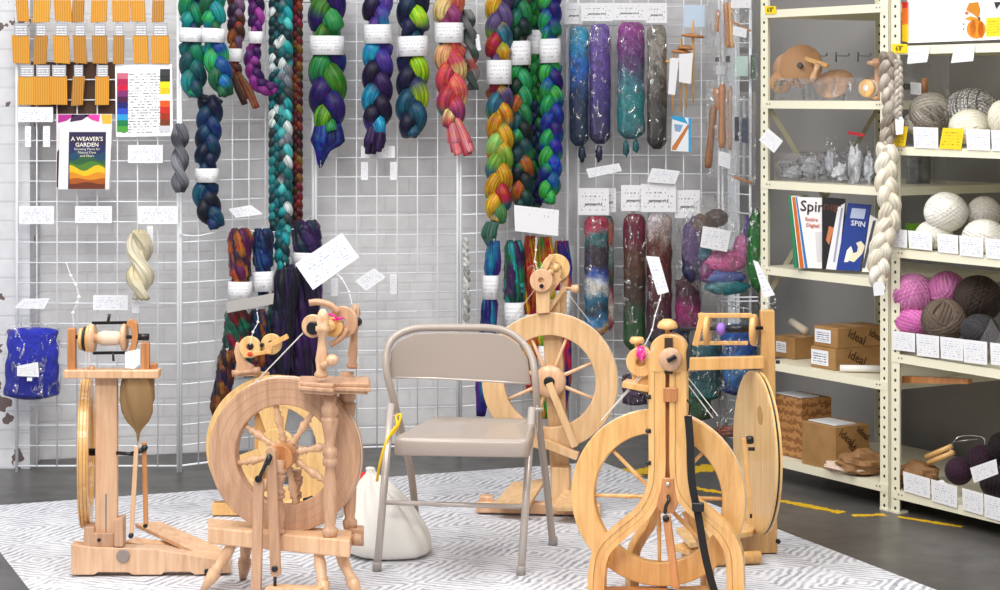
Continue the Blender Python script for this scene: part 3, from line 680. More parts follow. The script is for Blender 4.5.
m = MB(); string(m, [PL3(536, 288, .0), PL3(506, 328, .0)]); string(m, [PL3(560, 283, .0), PL3(590, 322, .0)]); m.build('drive_cord', flat('#b9b3a8'), root)

# ---- W2b: disc wheel behind the turned wheel
gb = Z(265, 515, RG); Yb2 = gb.y-.05; PB = Plane(265, Yb2, 6); sb = F/Yb2
root = thing('spinning_wheel', 'yellow disc spinning wheel with cut-out openings behind the turned brown wheel', 'spinning wheel', (gb.x, gb.y, 0))
axb = -PB.nb
m = MB(); cb_ = PB(277, 447); Rb = 72/sb
# disc with teardrop openings: ring + centre + broad webs
m.ring(cb_, axb, Rb, Rb*.56, .022, 72); m.build('wheel_rim', W_PALE, root)
for k in range(3):
    m = MB(); th = math.radians(95+120*k); eb = PB.e; up = Vector((0, 0, 1))
    pts = []
    for (rr_, da) in ((.10, -60), (.30, -28), (.55, -22), (.78, -34), (.78, 34), (.55, 22), (.30, 28), (.10, 60)):
        t = th+math.radians(da); pts.append(cb_+(eb*math.cos(t)+up*math.sin(t))*Rb*rr_-PB.nb*.009)
    m.slab(pts[::-1], PB.nb*.018); m.build('wheel_web', W_PALE, root)
m = MB(); m.disc(cb_, axb, Rb*.26, .03, 32); m.build('hub', W_PALE, root)
m = MB(); m.bar(PB(262, 372, .05), PB(262, 512, .05), .05, .03, PB.nb); m.build('post', W_GOLD, root, bevel=.003)
m = MB(); m.bar(Z(213, 508, .03), Z(330, 508, .03), .045, .05); m.build('base_rail', W_GOLD, root, bevel=.003)
m = MB(); m.slab([Z(x, y, hh) for x, y, hh in ((282, 508, .05), (290, 488, .10), (320, 492, .10), (318, 512, .06))], Vector((0, 0, -.016))); m.build('treadle', W_PALE, root, bevel=.002)
m = MB(); m.tube([Z(303, 500, .10), Z(313, 497, .11)], .006, 8); m.build('bolt', BLACK, root)
m = MB(); m.slab([PB(x, y, -.01) for x, y in ((233, 377), (237, 366), (234, 352), (236, 342), (241, 346), (245, 361), (253, 366), (256, 376))], PB.nb*.022); m.build('front_maiden', W_LT, root, bevel=.002)
m = MB(); m.turned(PB(232.5, 373.5, -.02), PB(260, 370, -.02), [(0, .012), (.2, .014), (.25, .008), (.75, .008), (.8, .014), (1, .012)], 14); m.build('mother_of_all', W_TAN, root)
m = MB(); m.ring(PB(250, 347, -.02), axb, 11/sb, .012, .018, 32); m.build('bobbin', W_PALE, root)
m = MB(); m.disc(PB(251, 346, -.035), axb, .009, .01, 16); m.disc(PB(262, 345, -.02), axb, .007, .02, 16); m.build('orifice', BLACK, root)
m = MB(); m.ring(PB(271.5, 344, .0), axb, 10.5/sb, .012, .018, 32); m.build('bobbin', W_PALE, root)
m = MB(); m.bar(PB(243, 356, -.035), PB(272, 351, -.035), .014, .014, PB.nb); m.bar(PB(268, 346, -.035), PB(288, 336, -.035), .018, .014, PB.nb); m.build('flyer', W_GOLD, root, bevel=.002)
m = MB(); m.blob(PB(250, 354, -.045), .01, .008, .008); m.build('yarn', flat('#e33a20'), root)

# ---- W2: turned traditional wheel, front left
W2Y = 6.42; P2 = Plane(286, W2Y, 17.6); s2 = F/W2Y
g2 = P2(286, 600); root = thing('spinning_wheel', 'traditional brown spinning wheel with turned spokes and splayed legs, front left of the folding chair', 'spinning wheel', (g2.x, g2.y, 0))
ax2 = -P2.nb; ax2w = Vector((-math.sin(math.radians(9)), -math.cos(math.radians(9)), 0)); c2 = P2(286, 454, .03)
wheel_parts(root, c2, ax2w, 78/s2, 50.5/s2, .05, W_TAN, 8, math.radians(12), .036, .09, SPOKE, .0165, W_LT)
m = MB()
for k in (.3, .6, .85): m.ring(c2+ax2w*.0252, ax2w, (50.5+27.5*k)/s2+.0008, (50.5+27.5*k)/s2-.0008, .0012, 72)
m.build('rim_bead', flat('#b8917a', .5), root)
m = MB(); m.disc(c2+ax2w*.05, ax2w, .04, .05, 28); m.build('hub_cap', W_DEEP, HUB[0], bevel=.003)
zt = P2(286, 526).z
def bt(x, d, z): # bench point
    p = P2(x, 300, d); return Vector((p.x, p.y, z))
zb = P2(208, 525).z
m = MB(); th2 = 17/s2
m.slab([bt(208, -.03, zb), bt(350, -.08, zb), bt(352, .06, zb), bt(208, .10, zb)], Vector((0, 0, -th2))); m.build('bench', W_LT, root, bevel=.005)
m = MB(); m.slab([bt(346, .06, zb+.005), bt(364, .06, zb+.005), bt(364, .12, zb+.005), bt(346, .12, zb+.005)], Vector((0, 0, -th2))); m.turned(bt(340, .02, zb-.018), bt(362, .03, zb-.018), [(0, .012), (.6, .012), (.7, .018), (1, .014)], 14); m.build('tension_block', W_TAN, root, bevel=.003)
LEG = [(0, .012), (.25, .02), (.38, .024), (.42, .017), (.46, .023), (.5, .016), (.75, .021), (.9, .017), (1, .013)]
zg = .0034
for a, b in (((234, .0), (203, -.04)), ((247, .08), (243, .14)), ((318, -.03), (326, -.07)), ((338, .0), (361, -.01))):
    p0 = bt(a[0], a[1], zb-th2+.005); q = P2(b[0], 300, b[1]); m = MB(); m.turned(Vector((q.x, q.y, zg)), p0, [(t_, r_*(.9)) for t_, r_ in LEG], 16); m.build('leg', W_LT if a[0] != 247 else W_TAN, root)
def post2(x, yt, d, r, name='upright', mat=W_TAN, x1=None):
    m = MB(); p0 = bt(x, d, zb); p1 = P2(x1 or x, yt, d); m.turned(p0, p1, [(t_, r_*r) for t_, r_ in ((0, 1.3), (.03, 1.5), (.05, 1.5), (.07, 1.0), (.12, 1.25), (.25, 1.5), (.42, 1.0), (.47, .85), (.485, 1.4), (.52, 1.45), (.535, 1.1), (.55, 1.45), (.59, 1.4), (.61, .85), (.68, 1.15), (.78, 1.7), (.8, 1.7), (.81, 1.2), (.83, 1.7), (.87, 1.7), (.89, 1.25), (1, 1.4))], 20); m.build(name, mat, root)
post2(330, 388, -.045, .0158)
post2(350, 372, .08, .015, x1=347)
post2(279, 460, -.05, .013)
post2(296, 470, .09, .013)
# mother-of-all platform with moulded edge
m = MB()
for (dz, g) in ((0, 0), (-.012, .006), (-.022, -.004)):
    z1 = P2(330, 379).z+dz
    m.slab([bt(300-g*300, -.09-g, z1), bt(333, -.11-g, z1), bt(336, -.07-g, z1), bt(369+g*300, -.06-g, z1), bt(369+g*300, .09+g, z1), bt(300-g*300, .04+g, z1)], Vector((0, 0, -.012)))
m.build('mother_of_all', W_TAN, root, bevel=.003)
MD = [(0, 1.3), (.04, 1.5), (.1, 1.0), (.25, 1.35), (.42, 1.0), (.6, .8), (.62, 1.2), (.66, 1.1), (.68, 1.5), (.74, 1.5), (.76, 1.1), (.86, 1.4), (.95, 1.0), (1, .5)]
m = MB(); m.turned(P2(321, 377, -.07), P2(323, 309, -.07), [(a, b*.014) for a, b in MD], 18); m.build('maiden', W_LT, root)
m = MB(); m.turned(P2(352, 368, .07), P2(356, 304, .07), [(a, b*.012) for a, b in MD], 18); m.build('maiden', W_TAN, root)
m = MB(); m.ring(P2(313, 326, -.03), ax2, 11.5/s2, .012, .016, 36); m.build('whorl', W_LT, root)
m = MB(); m.disc(P2(314, 328, -.04), ax2, .02, .03, 20); m.disc(P2(357, 322, .04), ax2, .014, .02, 16); m.build('leather_bearing', BLACK, root)
m = MB(); m.ring(P2(343, 322, .03), ax2, 16/s2, .012, .014, 40); m.build('bobbin', W_TAN, root)
m = MB(); m.ring(P2(333, 327, .0), ax2, 10/s2, .010, .014, 32); m.lathe([(.016, -.05), (.016, .05)], P2(333, 325, .0), P2.nb, 16); m.build('bobbin', W_GOLD, root)
m = MB(); m.tube(smooth_path([P2(309, 303, -.02), P2(318, 302, -.01), P2(330, 305, 0), P2(338, 312, .01)], 5), [.010]*16, 8); m.tube(smooth_path([P2(330, 345, 0), P2(340, 339, .01), P2(347, 329, .02)], 5), .009, 8); m.build('flyer', W_TAN, root)
m = MB(); m.tube(smooth_path([P2(329, 314, -.02), P2(334, 316, -.03), P2(338, 319, -.02), P2(343, 318, 0), P2(333, 320, -.02)], 4), .0035, 6); m.build('yarn', flat('#e0178c', .7), root)
m = MB(); m.blob(P2(332, 360, -.08), .019, .019, .017); m.turned(P2(322, 366, -.08), P2(331, 361, -.08), [(0, .014), (.4, .009), (1, .01)], 12); m.build('tension_knob', W_LT, root)
m = MB(); string(m, [P2(303, 333, -.03), P2(251, 387, .0)], .0022); string(m, [P2(358, 303, .05), P2(358, 390, .05)], .0012); m.build('drive_cord', flat('#d8d5cf'), root)
# footmen
m = MB(); m.slab([P2(x, y, -.12) for x, y in ((253, 481), (256, 477), (260, 477), (263, 481), (260, 604), (250, 604))], P2.nb*.014); m.build('footman', W_TAN, root, bevel=.003)
m = MB(); m.slab([P2(x, y, -.10) for x, y in ((265, 451), (268, 447), (272, 447), (275, 451), (280, 574), (277, 577), (272, 577), (270, 574))], P2.nb*.014); m.build('footman', W_TAN, root, bevel=.003)
m = MB(); m.tube([P2(270, 454, -.115), P2(264, 468, -.125), P2(259, 479, -.13)], .006, 8); m.tube([P2(270, 456, -.118), P2(267, 464, -.118)], .009, 10); m.disc(P2(258.5, 479, -.128), ax2, .011, .012, 18); m.disc(P2(274.5, 569, -.106), ax2, .009, .012, 16); m.tube([P2(275, 577, -.093), P2(275, 586, -.093)], .005, 8)
m.build('crank', BLACK, root)
m = MB(); m.bar(P2(268, 589, -.09), P2(322, 591, -.09), .022, .05, P2.nb); m.build('treadle', W_LT, root, bevel=.003)

# ---- W1: left wheel seen edge on
g1 = G(140, 572); root = thing('spinning_wheel', 'pale boxy-based spinning wheel seen edge on with a brown pouch, far left of the rug', 'spinning wheel', (g1.x, g1.y, 0))
Y1 = 6.80; s1 = F/Y1
BF = Plane(140, 6.655, -2)
zg = RG
m = MB(); # base: sloping profile, thick
prof = [(71, 544), (89, 547), (155, 549), (228, 561), (231, 573), (195, 575), (190, 572), (165, 572), (161, 575), (133, 575), (128, 572.5), (98, 572.5), (94, 575), (71, 575)]
m.slab([BF(x, y, 0) for x, y in prof], BF.nb*.06); m.build('base', W_BIRCH, root, bevel=.003)
m = MB(); m.slab([BF(x, y, .16) for x, y in [(71, 548), (231, 561), (231, 569), (71, 569)]], BF.nb*.05); m.slab([BF(x, y, .06) for x, y in [(71, 548), (100, 549), (100, 568), (71, 568)]], BF.nb*.1); m.build('base', W_BIRCH, root, bevel=.003)
m = MB(); m.disc(BF(123, 556, -.002), -BF.nb, .021, .012, 28); m.build('base_knob', flat('#8d7f78', .5), root)
m = MB(); m.disc(BF(207, 572-.5, -.002), -BF.nb, .009, .01, 18); m.disc(BF(99, 540, -.002), -BF.nb, .006, .01, 18); m.build('bolt', BLACK, root)
m = MB(); m.slab([BF(x, y, .01) for x, y in ((84, 527), (94, 527), (94, 533), (114, 533), (114, 547), (83, 547))], BF.nb*.08); m.slab([BF(x, y, .0) for x, y in ((114, 520), (123, 518), (123, 547), (114, 547))], BF.nb*.07); m.build('post_foot', W_TAN, root, bevel=.003)
m = MB(); m.slab([BF(x, y, .03) for x, y in ((95, 376), (117, 376), (117, 520), (114, 536), (95, 536))], BF.nb*.035); m.build('post', W_BIRCH, root, bevel=.003)
m = MB(); m.slab([BF(x, y, .0285) for x, y in ((105.3, 494), (106.8, 494), (106.4, 535), (105.3, 535))], BF.nb*.003); m.build('adjusting_slot', flat('#77787c'), root)
axw = Vector((-math.sin(math.radians(82)), -math.cos(math.radians(82)), 0)); cw = P(86.5, 452, 6.84); Rw = 75/s1
m = MB(); m.ring(cw, axw, Rw, Rw*.72, .034, 72); m.build('wheel_rim', W_GOLD, root)
m = MB(); m.disc(cw, axw, Rw*.76, .012, 60); m.build('wheel_disc', W_PALE, root)
for k in (-.011, .0, .011):
    m = MB(); m.ring(cw+axw*k, axw, Rw+.0012, Rw-.003, .002, 72); m.build('drive_groove', flat('#a97f4e', .6), root)
m = MB(); m.tube([cw-Vector((.02, 0, 0)), BF(100, 452, .05)], .012, 12); m.build('axle', BLACK, root)
m = MB(); m.bar(BF(65, 373, .02), BF(160, 373, .02), 8/s1, .07, BF.nb); m.build('cross_bar', W_LT, root, bevel=.003)
m = MB(); m.bar(BF(72, 328, .02), BF(72, 370, .02), 8/s1, .03, BF.nb); m.build('maiden', W_DEEP, root, bevel=.003)
m = MB(); m.bar(BF(145.5, 342, .02), BF(145.5, 370, .02), 8/s1, .03, BF.nb); m.bar(BF(154, 363, .03), BF(154, 369, .03), .02, .03, BF.nb); m.build('maiden', W_DEEP, root, bevel=.003)
xa = Vector((1, -.05, 0))
m = MB(); m.lathe([(.006, -.006), (.034, -.006), (.036, 0), (.034, .006), (.006, .006)], BF(82, 339, .02), xa, 30); m.lathe([(.006, -.006), (.043, -.006), (.045, 0), (.043, .006), (.006, .006)], BF(89.5, 338.5, .02), xa, 30); m.build('whorl', W_GOLD, root)
m = MB(); m.lathe([(.038, -.004), (.040, 0), (.038, .004)], BF(85.5, 339, .02), xa, 30); m.tube([BF(75, 337, .02), BF(149, 337, .02)], .006, 10); m.tube([BF(137, 337, .02), BF(149, 337, .02)], .011, 12)
m.bar(BF(92, 323, .02), BF(127, 322.5, .02), .009, .012); m.bar(BF(93, 353, .02), BF(130, 352.5, .02), .009, .012)
m.tube([BF(108, 323, .0), BF(109.5, 314, .0)], .005, 8); m.tube([BF(113, 353, .0), BF(113.5, 361, .0)], .004, 8); m.build('flyer_arms', BLACK, root)
m = MB(); m.lathe([(.006, -.007), (.044, -.007), (.046, 0), (.044, .007), (.006, .007)], BF(92.5, 338, .02), xa, 30); m.lathe([(.006, -.006), (.042, -.006), (.044, 0), (.042, .006), (.006, .006)], BF(124.5, 337, .02), xa, 30); m.lathe([(.014, 0), (.014, .1)], BF(93, 338, .02), xa, 20); m.build('bobbin', W_LT, root)
m = MB(); m.slab([BF(x, y, .005) for x, y in ((127, 321), (132, 319), (137, 324), (138, 337), (136, 348), (131, 355), (127, 353), (131, 345), (132, 334), (130, 328), (126, 326))], BF.nb*.03); m.build('flyer_bow', W_DEEP, root, bevel=.003)
m = MB(); m.lathe([(.018, 0), (.024, .02), (.022, .06), (.018, .08)], BF(98, 338, .02), xa, 24); m.build('yarn', plain('cream yarn', '#e6ccb2', .8, bump=.8, bscale=300), root)
m = MB(); m.slab([BF(x, y, .0) for x, y in ((125, 352), (140, 349), (140, 364), (134, 369), (125, 368))], BF.nb*.004); m.build('paper_slip', BLANK, root)
m = MB(); string(m, [BF(86, 348, .0), BF(86, 380, .02)], .0018); string(m, [BF(89, 348, .0), BF(90, 380, .02)], .0018); m.build('drive_cord', STRING, root)
m = MB(); m.turned(BF(90, 377, .0), BF(92, 366, .0), [(0, .006), (1, .009)], 10); m.build('peg', W_DEEP, root)
m = MB(); m.tube([BF(117, 453, .03), BF(132, 454, .0)], .006, 8); m.tube([BF(132, 454, .0), BF(145, 449, -.01)], .008, 8); m.lathe([(.01, -.01), (.01, .01)], BF(144.5, 448, -.01), -BF.nb, 12); m.lathe([(.008, -.008), (.008, .008)], BF(131, 535.5, -.01), -BF.nb, 12); m.lathe([(.007, -.008), (.007, .008)], BF(145.5, 525.5, .02), -BF.nb, 12); m.build('crank', BLACK, root)
m = MB(); m.bar(BF(136.5, 446, -.01), BF(131.5, 533, -.01), .014, .011); m.build('footman', W_LT, root, bevel=.002)
m = MB(); m.bar(BF(144, 442, .0), BF(146, 524, .01), .015, .011); m.build('footman', W_DEEP, root, bevel=.002)
m = MB(); m.slab([P(x, y, yy) for x, y, yy in ((135, 523, 6.92), (160, 521, 6.97), (232, 552, 6.80), (226, 557, 6.74), (196, 552, 6.75))], Vector((0, 0, -.014))); m.build('treadle', W_BIRCH, root, bevel=.002)
m = MB(); m.slab([P(x, y, yy) for x, y, yy in ((124, 541, 6.80), (136, 537, 6.84), (226, 549, 6.90), (222, 557, 6.76))], Vector((0, 0, -.014))); m.build('treadle', W_LT, root, bevel=.002)
# pouch hanging on the cross bar
pc = BF(138, 377, .02); vs = []; uv = []; pr = [(0, .052), (-.03, .058), (-.07, .059), (-.11, .052), (-.14, .038), (-.165, .014), (-.18, .006), (-.205, .003)]; nn = 32
for h, r in pr:
    for k in range(nn):
        th = 2*PI*k/nn; f = 1+.16*math.sin(th*5+h*25)+.05*math.sin(th*9-h*40); vs.append(pc+Vector((math.cos(th)*r*f*.86+h*.0, math.sin(th)*r*f*.6, h))); uv.append((k/nn, h))
fs = [(i*nn+k, i*nn+(k+1) % nn, (i+1)*nn+(k+1) % nn, (i+1)*nn+k) for i in range(len(pr)-1) for k in range(nn)]+[tuple(range(nn))]
m = MB(); m.add(vs, fs, None, uv, True); po = m.build('hanging_pouch', plain('brown linen', '#8f7049', .85, bump=.5, bscale=300), base=True)
tag(po, 'brown pointed cloth pouch hanging from the far left spinning wheel', 'pouch')
# ------------------------------------------------------------ hanging goods
def mixc(a, b, t): return tuple(a[i]*(1-t)+b[i]*t for i in range(4))
def pal(s): return [hexc(x) for x in s.split()]
def strandcols(n, cols, rnd, per):
    """a run of dye colours along a strand, blended where they meet"""
    out = []; cur = rnd.choice(cols); nxt = rnd.choice(cols); L = per*rnd.uniform(.7, 1.3); k = rnd.uniform(0, L)
    for i in range(n):
        t = k/L; b = min(1, max(0, (t-.7)/.3)); out.append(mixc(cur, nxt, b)); k += 1
        if k >= L: k = 0; L = per*rnd.uniform(.6, 1.4); cur = nxt; nxt = rnd.choice(cols)
    return out
def sleeve(root, c, w, h, dep=None, tilt=0, mat=None, name='paper_band'):
    """paper band wrapped round a braid: c centre, w wide, h high"""
    m = MB(); n = 20; dep = dep or w*.42; vs = []; uv = []
    for j, z in enumerate((-h/2, h/2)):
        for k in range(n):
            th = 2*PI*k/n; sx = abs(math.cos(th))**.55*(1 if math.cos(th) > 0 else -1)*w/2; sy = math.sin(th)*dep
            vs.append(c+Vector((sx+z*tilt, sy, z-sx*tilt))); uv.append(((sx/w+.5), j))
    m.add(vs, [(k, (k+1) % n, n+(k+1) % n, n+k) for k in range(n)], None, uv, True)
    o = m.build(name, mat or CARDB, root); s = o.modifiers.new('solid', 'SOLIDIFY'); s.thickness = .0008
    return o
def tuft(root, pts, ws, Y, cols, rnd, n=16, fl=.5, name='loose_end'):
    m = MB(); path = smooth_path([P(x, y, Y) for x, y in pts], 4)
    wi = []
    for i in range(len(path)):
        t = i/(len(path)-1)*(len(ws)-1); k = min(int(t), len(ws)-2); wi.append((ws[k]*(1-(t-k))+ws[k+1]*(t-k))*Y/F)
    for q in range(n):
        off = rnd.uniform(-1, 1); dy = rnd.uniform(-1, 1); col = rnd.choice(cols); cc = [mixc(col, rnd.choice(cols), .25)]*len(path)
        stop = len(path)-rnd.randint(0, 3)
        pp = [p+Vector((off*wi[i]*.42, dy*wi[i]*.42*fl, 0)) for i, p in enumerate(path)][:stop]
        m.tube(pp, [max(.0008, wi[i]*.5/(n**.5)*1.5) for i in range(len(pp))], 6, cc[:stop])
    return m.build(name, FIB, root)
def braid(label, pts, w, colors, Y=None, bands=(), tail=None, seed=1, group='hand-dyed fibre braids on the wire grid', off=.09, pitch=2.15, name='fibre_braid', mat=None, cat='yarn braid', per=None, two=False, fat=.94, taper=True):
    rnd = random.Random(seed); cols = pal(colors) if isinstance(colors, str) else colors
    Y = Y or gridY(pts[0][0])-off; s = F/Y; W = w/s
    path = [P(x, y, Y) for x, y in pts]
    if len(path) > 2: path = smooth_path(path, 8)
    seg = [0]
    for a, b in zip(path, path[1:]): seg.append(seg[-1]+(b-a).length)
    Ltot = seg[-1]; step = W*.09; n = int(Ltot/step)+1
    def at(t):
        t = min(max(t, 0), Ltot); k = 0
        while k < len(seg)-2 and seg[k+1] < t: k += 1
        return path[k].lerp(path[k+1], (t-seg[k])/max(1e-6, seg[k+1]-seg[k]))
    base = path[-1]; root = thing(name, label, cat, base, group)
    m = MB(); lam = pitch*W; ns = 2 if two else 3
    pc = per or 7.5
    for k in range(ns):
        cc = strandcols(n, cols, rnd, pc); pp = []; rr = []
        for i in range(n):
            t = i*step; ph = 2*PI*t/lam+2*PI*k/ns; c = at(t); d = (at(t+step)-at(t-step)).normalized(); sd = Vector((d.z, 0, -d.x)); sd = -sd if sd.x < 0 else sd
            f = 1.0
            for (y0, y1) in bands:
                py = HY-(c.z-H)*s
                if y0-6 < py < y1+6: f = .72
            e = min(1, (Ltot-t)/(W*.7)) if taper else 1; e = max(.15, e)**.6
            A = W*.23*f*(.35+.65*e); B = W*.16
            if two: A = W*.2; x = A*math.sin(ph); y = A*math.cos(ph)
            else: x = A*math.sin(ph); y = B*math.sin(2*ph)
            pp.append(c+sd*x+Vector((0, -y, 0)))
            rr.append(W*(.285 if not two else .3)*fat*f*(.5+.5*e)*(.86+.22*abs(math.sin(ph))))
        if two:
            for j in range(6):
                q_ = [c_+Vector((math.cos(2*PI*j/6+i*.12), math.sin(2*PI*j/6+i*.12), .0))*r_*.62 for i, (c_, r_) in enumerate(zip(pp, rr))]
                dk = rnd.uniform(.8, 1.08); m.tube(q_, [r_*.46 for r_ in rr], 6, [mixc(x, (0, 0, 0, 1), 1-dk) if dk < 1 else x for x in cc])
        else: m.tube(pp, rr, 10, cc, flat=.8, up=Vector((0, 1, 0)))
    m.build('strands', mat or FIB, root)
    for bd in bands:
        y0, y1 = bd[:2]; ym = (y0+y1)/2; t = 0
        best = min(range(len(path)), key=lambda i: abs((HY-(path[i].z-H)*s)-ym)); 
        # centre at that height
        for i in range(n):
            c = at(i*step)
            if HY-(c.z-H)*s >= ym: break
        sleeve(root, c+Vector((0, -W*.02, 0)), W*.9, (y1-y0)/s, W*.42, tilt=rnd.uniform(-.05, .05))
    if tail: tuft(root, tail[0], tail[1], Y-.01, pal(tail[2]), rnd)
    return root
def hank(label, x, y0, y1, w, colors, bands=(), seed=1, off=.08, group='small dyed hanks on hooks', x1=None, n=12, Y=None, name='yarn_hank', mat=None):
    rnd = random.Random(seed); cols = pal(colors); Y = Y or gridY(x)-off; s = F/Y; W = w/s
    p0 = P(x, y0, Y); p1 = P(x1 or x, y1, Y); root = thing(name, label, 'yarn', p1, group); m = MB(); K = 26
    for q in range(n):
        a0 = 2*PI*q/n; pp = []; rr = []; cc = strandcols(K, cols, rnd, 5)
        tw = rnd.uniform(.8, 1.6)
        for i in range(K):
            t = i/(K-1); f = min(1, .62+3.5*t)**.8*min(1, .5+2.6*(1-t))*(1+.10*math.sin(t*9+q*1.7))
            for (b0, b1) in bands:
                py = y0+(y1-y0)*t
                if b0-4 < py < b1+4: f *= .75
            a = a0+tw*t*2; c = p0.lerp(p1, t)
            pp.append(c+Vector((math.cos(a)*W*.3*f, math.sin(a)*W*.26*f, 0))); rr.append(W*.185*f*(.85+.3*rnd.random()))
        m.tube(pp, rr, 8, cc)
    m.build('strands', mat or FIB, root)
    for (b0, b1) in bands: sleeve(root, p0.lerp(p1, ((b0+b1)/2-y0)/(y1-y0)), W*.95, (b1-b0)/s, W*.42, rnd.uniform(-.04, .04))
    # hook from the grid holding the hank
    m = MB(); g = Vector((0, 1, 0)); hk = smooth_path([p0+Vector((0, off+.0, .012)), p0+Vector((0, .02, .006)), p0+Vector((0, -.03, .0)), p0+Vector((0, -.045, .012))], 4); m.tube(hk, .0022, 6); m.build('hook', WIRE, root)
    return root
B = braid
# -- second panel
B('teal and blue double-dyed braid, leftmost at the top of the slanting panel', [(192, -16), (192, 40), (194, 98)], 27, '#08494f #0b6a68 #0a3f73 #0d8457 #0f2b55 #14888a', bands=[(27, 41)], seed=3)
B('bright blue and green braid with paper band overlapping the leftmost teal braid', [(212, -16), (214, 40), (220, 75), (226, 95)], 26, '#0c6fa8 #118d8f #1b9b5b #135d3a #0a4a8c #30b56e', bands=[(27, 41)], seed=8, off=.19)
B('brown, orange and lilac braid with a curling brown end', [(236, -16), (236, 40), (233, 62), (236, 80)], 18, '#6e3a1e #9d4a22 #7a5a7c #4a2a20 #c0622b #35233f', bands=[(48, 61)], tail=([(235, 72), (243, 88), (252, 108)], [9, 16, 15], '#5c2f1c #3b2016 #8a4a26 #2a1a16'), seed=5)
B('magenta purple braid curling to the right at its foot', [(256, -16), (256, 36), (252, 62), (259, 84), (268, 88), (278, 90)], 17, '#6a1a7e #8e2a8c #3a1258 #a03a9c #2a0c3e #5a1e6a', bands=[(31, 43)], seed=6)
B('navy and deep teal braid tapering to a dark blue end on the slanting panel', [(211, 98), (208, 140), (207, 175), (206, 200), (218, 228)], 26, '#0b2140 #0e3a5e #0a1a3a #12506e #0d2c66 #091328', bands=[(166, 180)], seed=7)
B('long dark teal and white braid hanging on the left of the long pair', [(275, -16), (275, 100), (275, 232)], 13, '#0a3a40 #0c5f66 #1d8d92 #2b2f33 #083038 #e4efef #0e6a70', seed=9)
B('long turquoise, grey and white braid hanging down to a knot', [(285, -16), (285, 120), (285, 238)], 16, '#0b4f55 #15a0a6 #50c6c8 #dfe8e6 #3c4247 #0d3b42 #7a8088 #0c6b70', seed=10, off=.12)
B('turquoise braided tail knotted over the arm hook above the purple hanks', [(283, 232), (282, 250), (283, 270)], 16, '#0c8a92 #0a4f58 #23b4bb #0b3a44', seed=12, off=.17)
B('thin dark red, olive and rust braid right of the long turquoise one', [(297, -16), (297, 120), (297, 236)], 12, '#5a1420 #7a1c2a #3a3512 #7a5a16 #4a0f22 #8a3a16 #20140c', seed=11)
# -- third panel
B('thick blue, purple and green braid with wispy blue ends above the tilted white card', [(327, -16), (327, 40), (328, 100), (328, 132)], 38, '#1a2a8c #14206a #3a7a1e #5a9a24 #2a1466 #1a4fb0 #2b8a4a #12165a', bands=[(33, 52)], tail=([(328, 124), (328, 140), (323, 150), (320, 168)], [22, 30, 14, 2], '#15247c #1c3c9c #101a5c'), seed=13)
B('dark purple braid with sky-blue flashes and frayed purple end', [(377, -16), (378, 40), (377, 100), (376, 134)], 31, '#2c1450 #1e0f3c #48308e #1f9ec8 #6a58c0 #160c30 #341a60', bands=[(22, 41)], tail=([(377, 126), (375, 140), (373, 154)], [14, 20, 16], '#331a4c #241238 #452562'), seed=14)
B('navy and acid green braid, third thick braid behind the folding chair', [(413, -16), (413, 60), (412, 110), (411, 137)], 33, '#141a48 #1a2058 #9acb1c #0e1c3a #3a3860 #17506a #b2d61e #101434', bands=[(34, 54)], seed=15)
B('coral, cream and teal braid ending in a pink tuft', [(449, -16), (449, 30), (452, 90), (452, 126)], 32, '#e4595a #f0b67c #1f7f80 #f2d890 #c83f50 #7fc3a4 #8c3a6c #ea7a5c', bands=[(22, 42)], tail=([(453, 118), (459, 138), (464, 155)], [12, 22, 26], '#e8707a #d64f68 #f09a98'), seed=16)
B('little grey twisted skein with tag between the coral braid and the tall rainbow braid', [(467, 10), (471, 50), (473, 90)], 15, '#5a5a5e #77777a #45454c #8a8a8a #a04a44 #3c4a44', seed=17, two=True, pitch=2.4, name='yarn_skein', mat=YARN, group='plied sample skeins on the wire grid')
B('slim white and grey twisted cord hanging beside the left of the rainbow braids', [(465, 238), (467, 285), (466, 330)], 7, '#e9e9e6 #c9c9c4 #a9aaa8', seed=18, two=True, name='twisted_cord', mat=YARN, group='plied sample skeins on the wire grid')
# -- fourth panel
B('tall red, gold and lime braid, leftmost of the long braids right of the chair', [(499, -16), (499, 70), (500, 140), (497, 222)], 28, '#b02434 #d0951c #7fae3a #d8551c #2f6f88 #8a1e40 #e0b02a #4e8a4a #5a4a7a #9ad06a', bands=[(60, 84)], tail=([(493, 222), (489, 234), (492, 248)], [12, 15, 6], '#4a6a70 #3b6f5a #6a8a80'), seed=19)
B('tall dark green and black braid with copper flashes behind the white sign card', [(520, -16), (520, 60), (521, 140), (523, 212)], 24, '#0e3a2a #123f46 #1e7a48 #0c2028 #a85a24 #17565e #101a1c #2a9a5c', bands=[(39, 63)], seed=20, off=.11)
B('green and violet narrow braid tucked behind the royal blue braid', [(537, -16), (537, 60), (536, 140), (534, 215)], 17, '#144a2c #1e8a3a #26186c #0f3450 #2a9a4a #1a1450', bands=[(30, 54)], seed=21, off=.06)
B('royal blue and emerald braid, rightmost of the long braids', [(550, -16), (550, 50), (552, 120), (548, 203)], 24, '#1a2a98 #14187a #1f9a5a #0f5a9a #3ab04a #201068 #1550b8', bands=[(38, 62)], seed=22, off=.14)
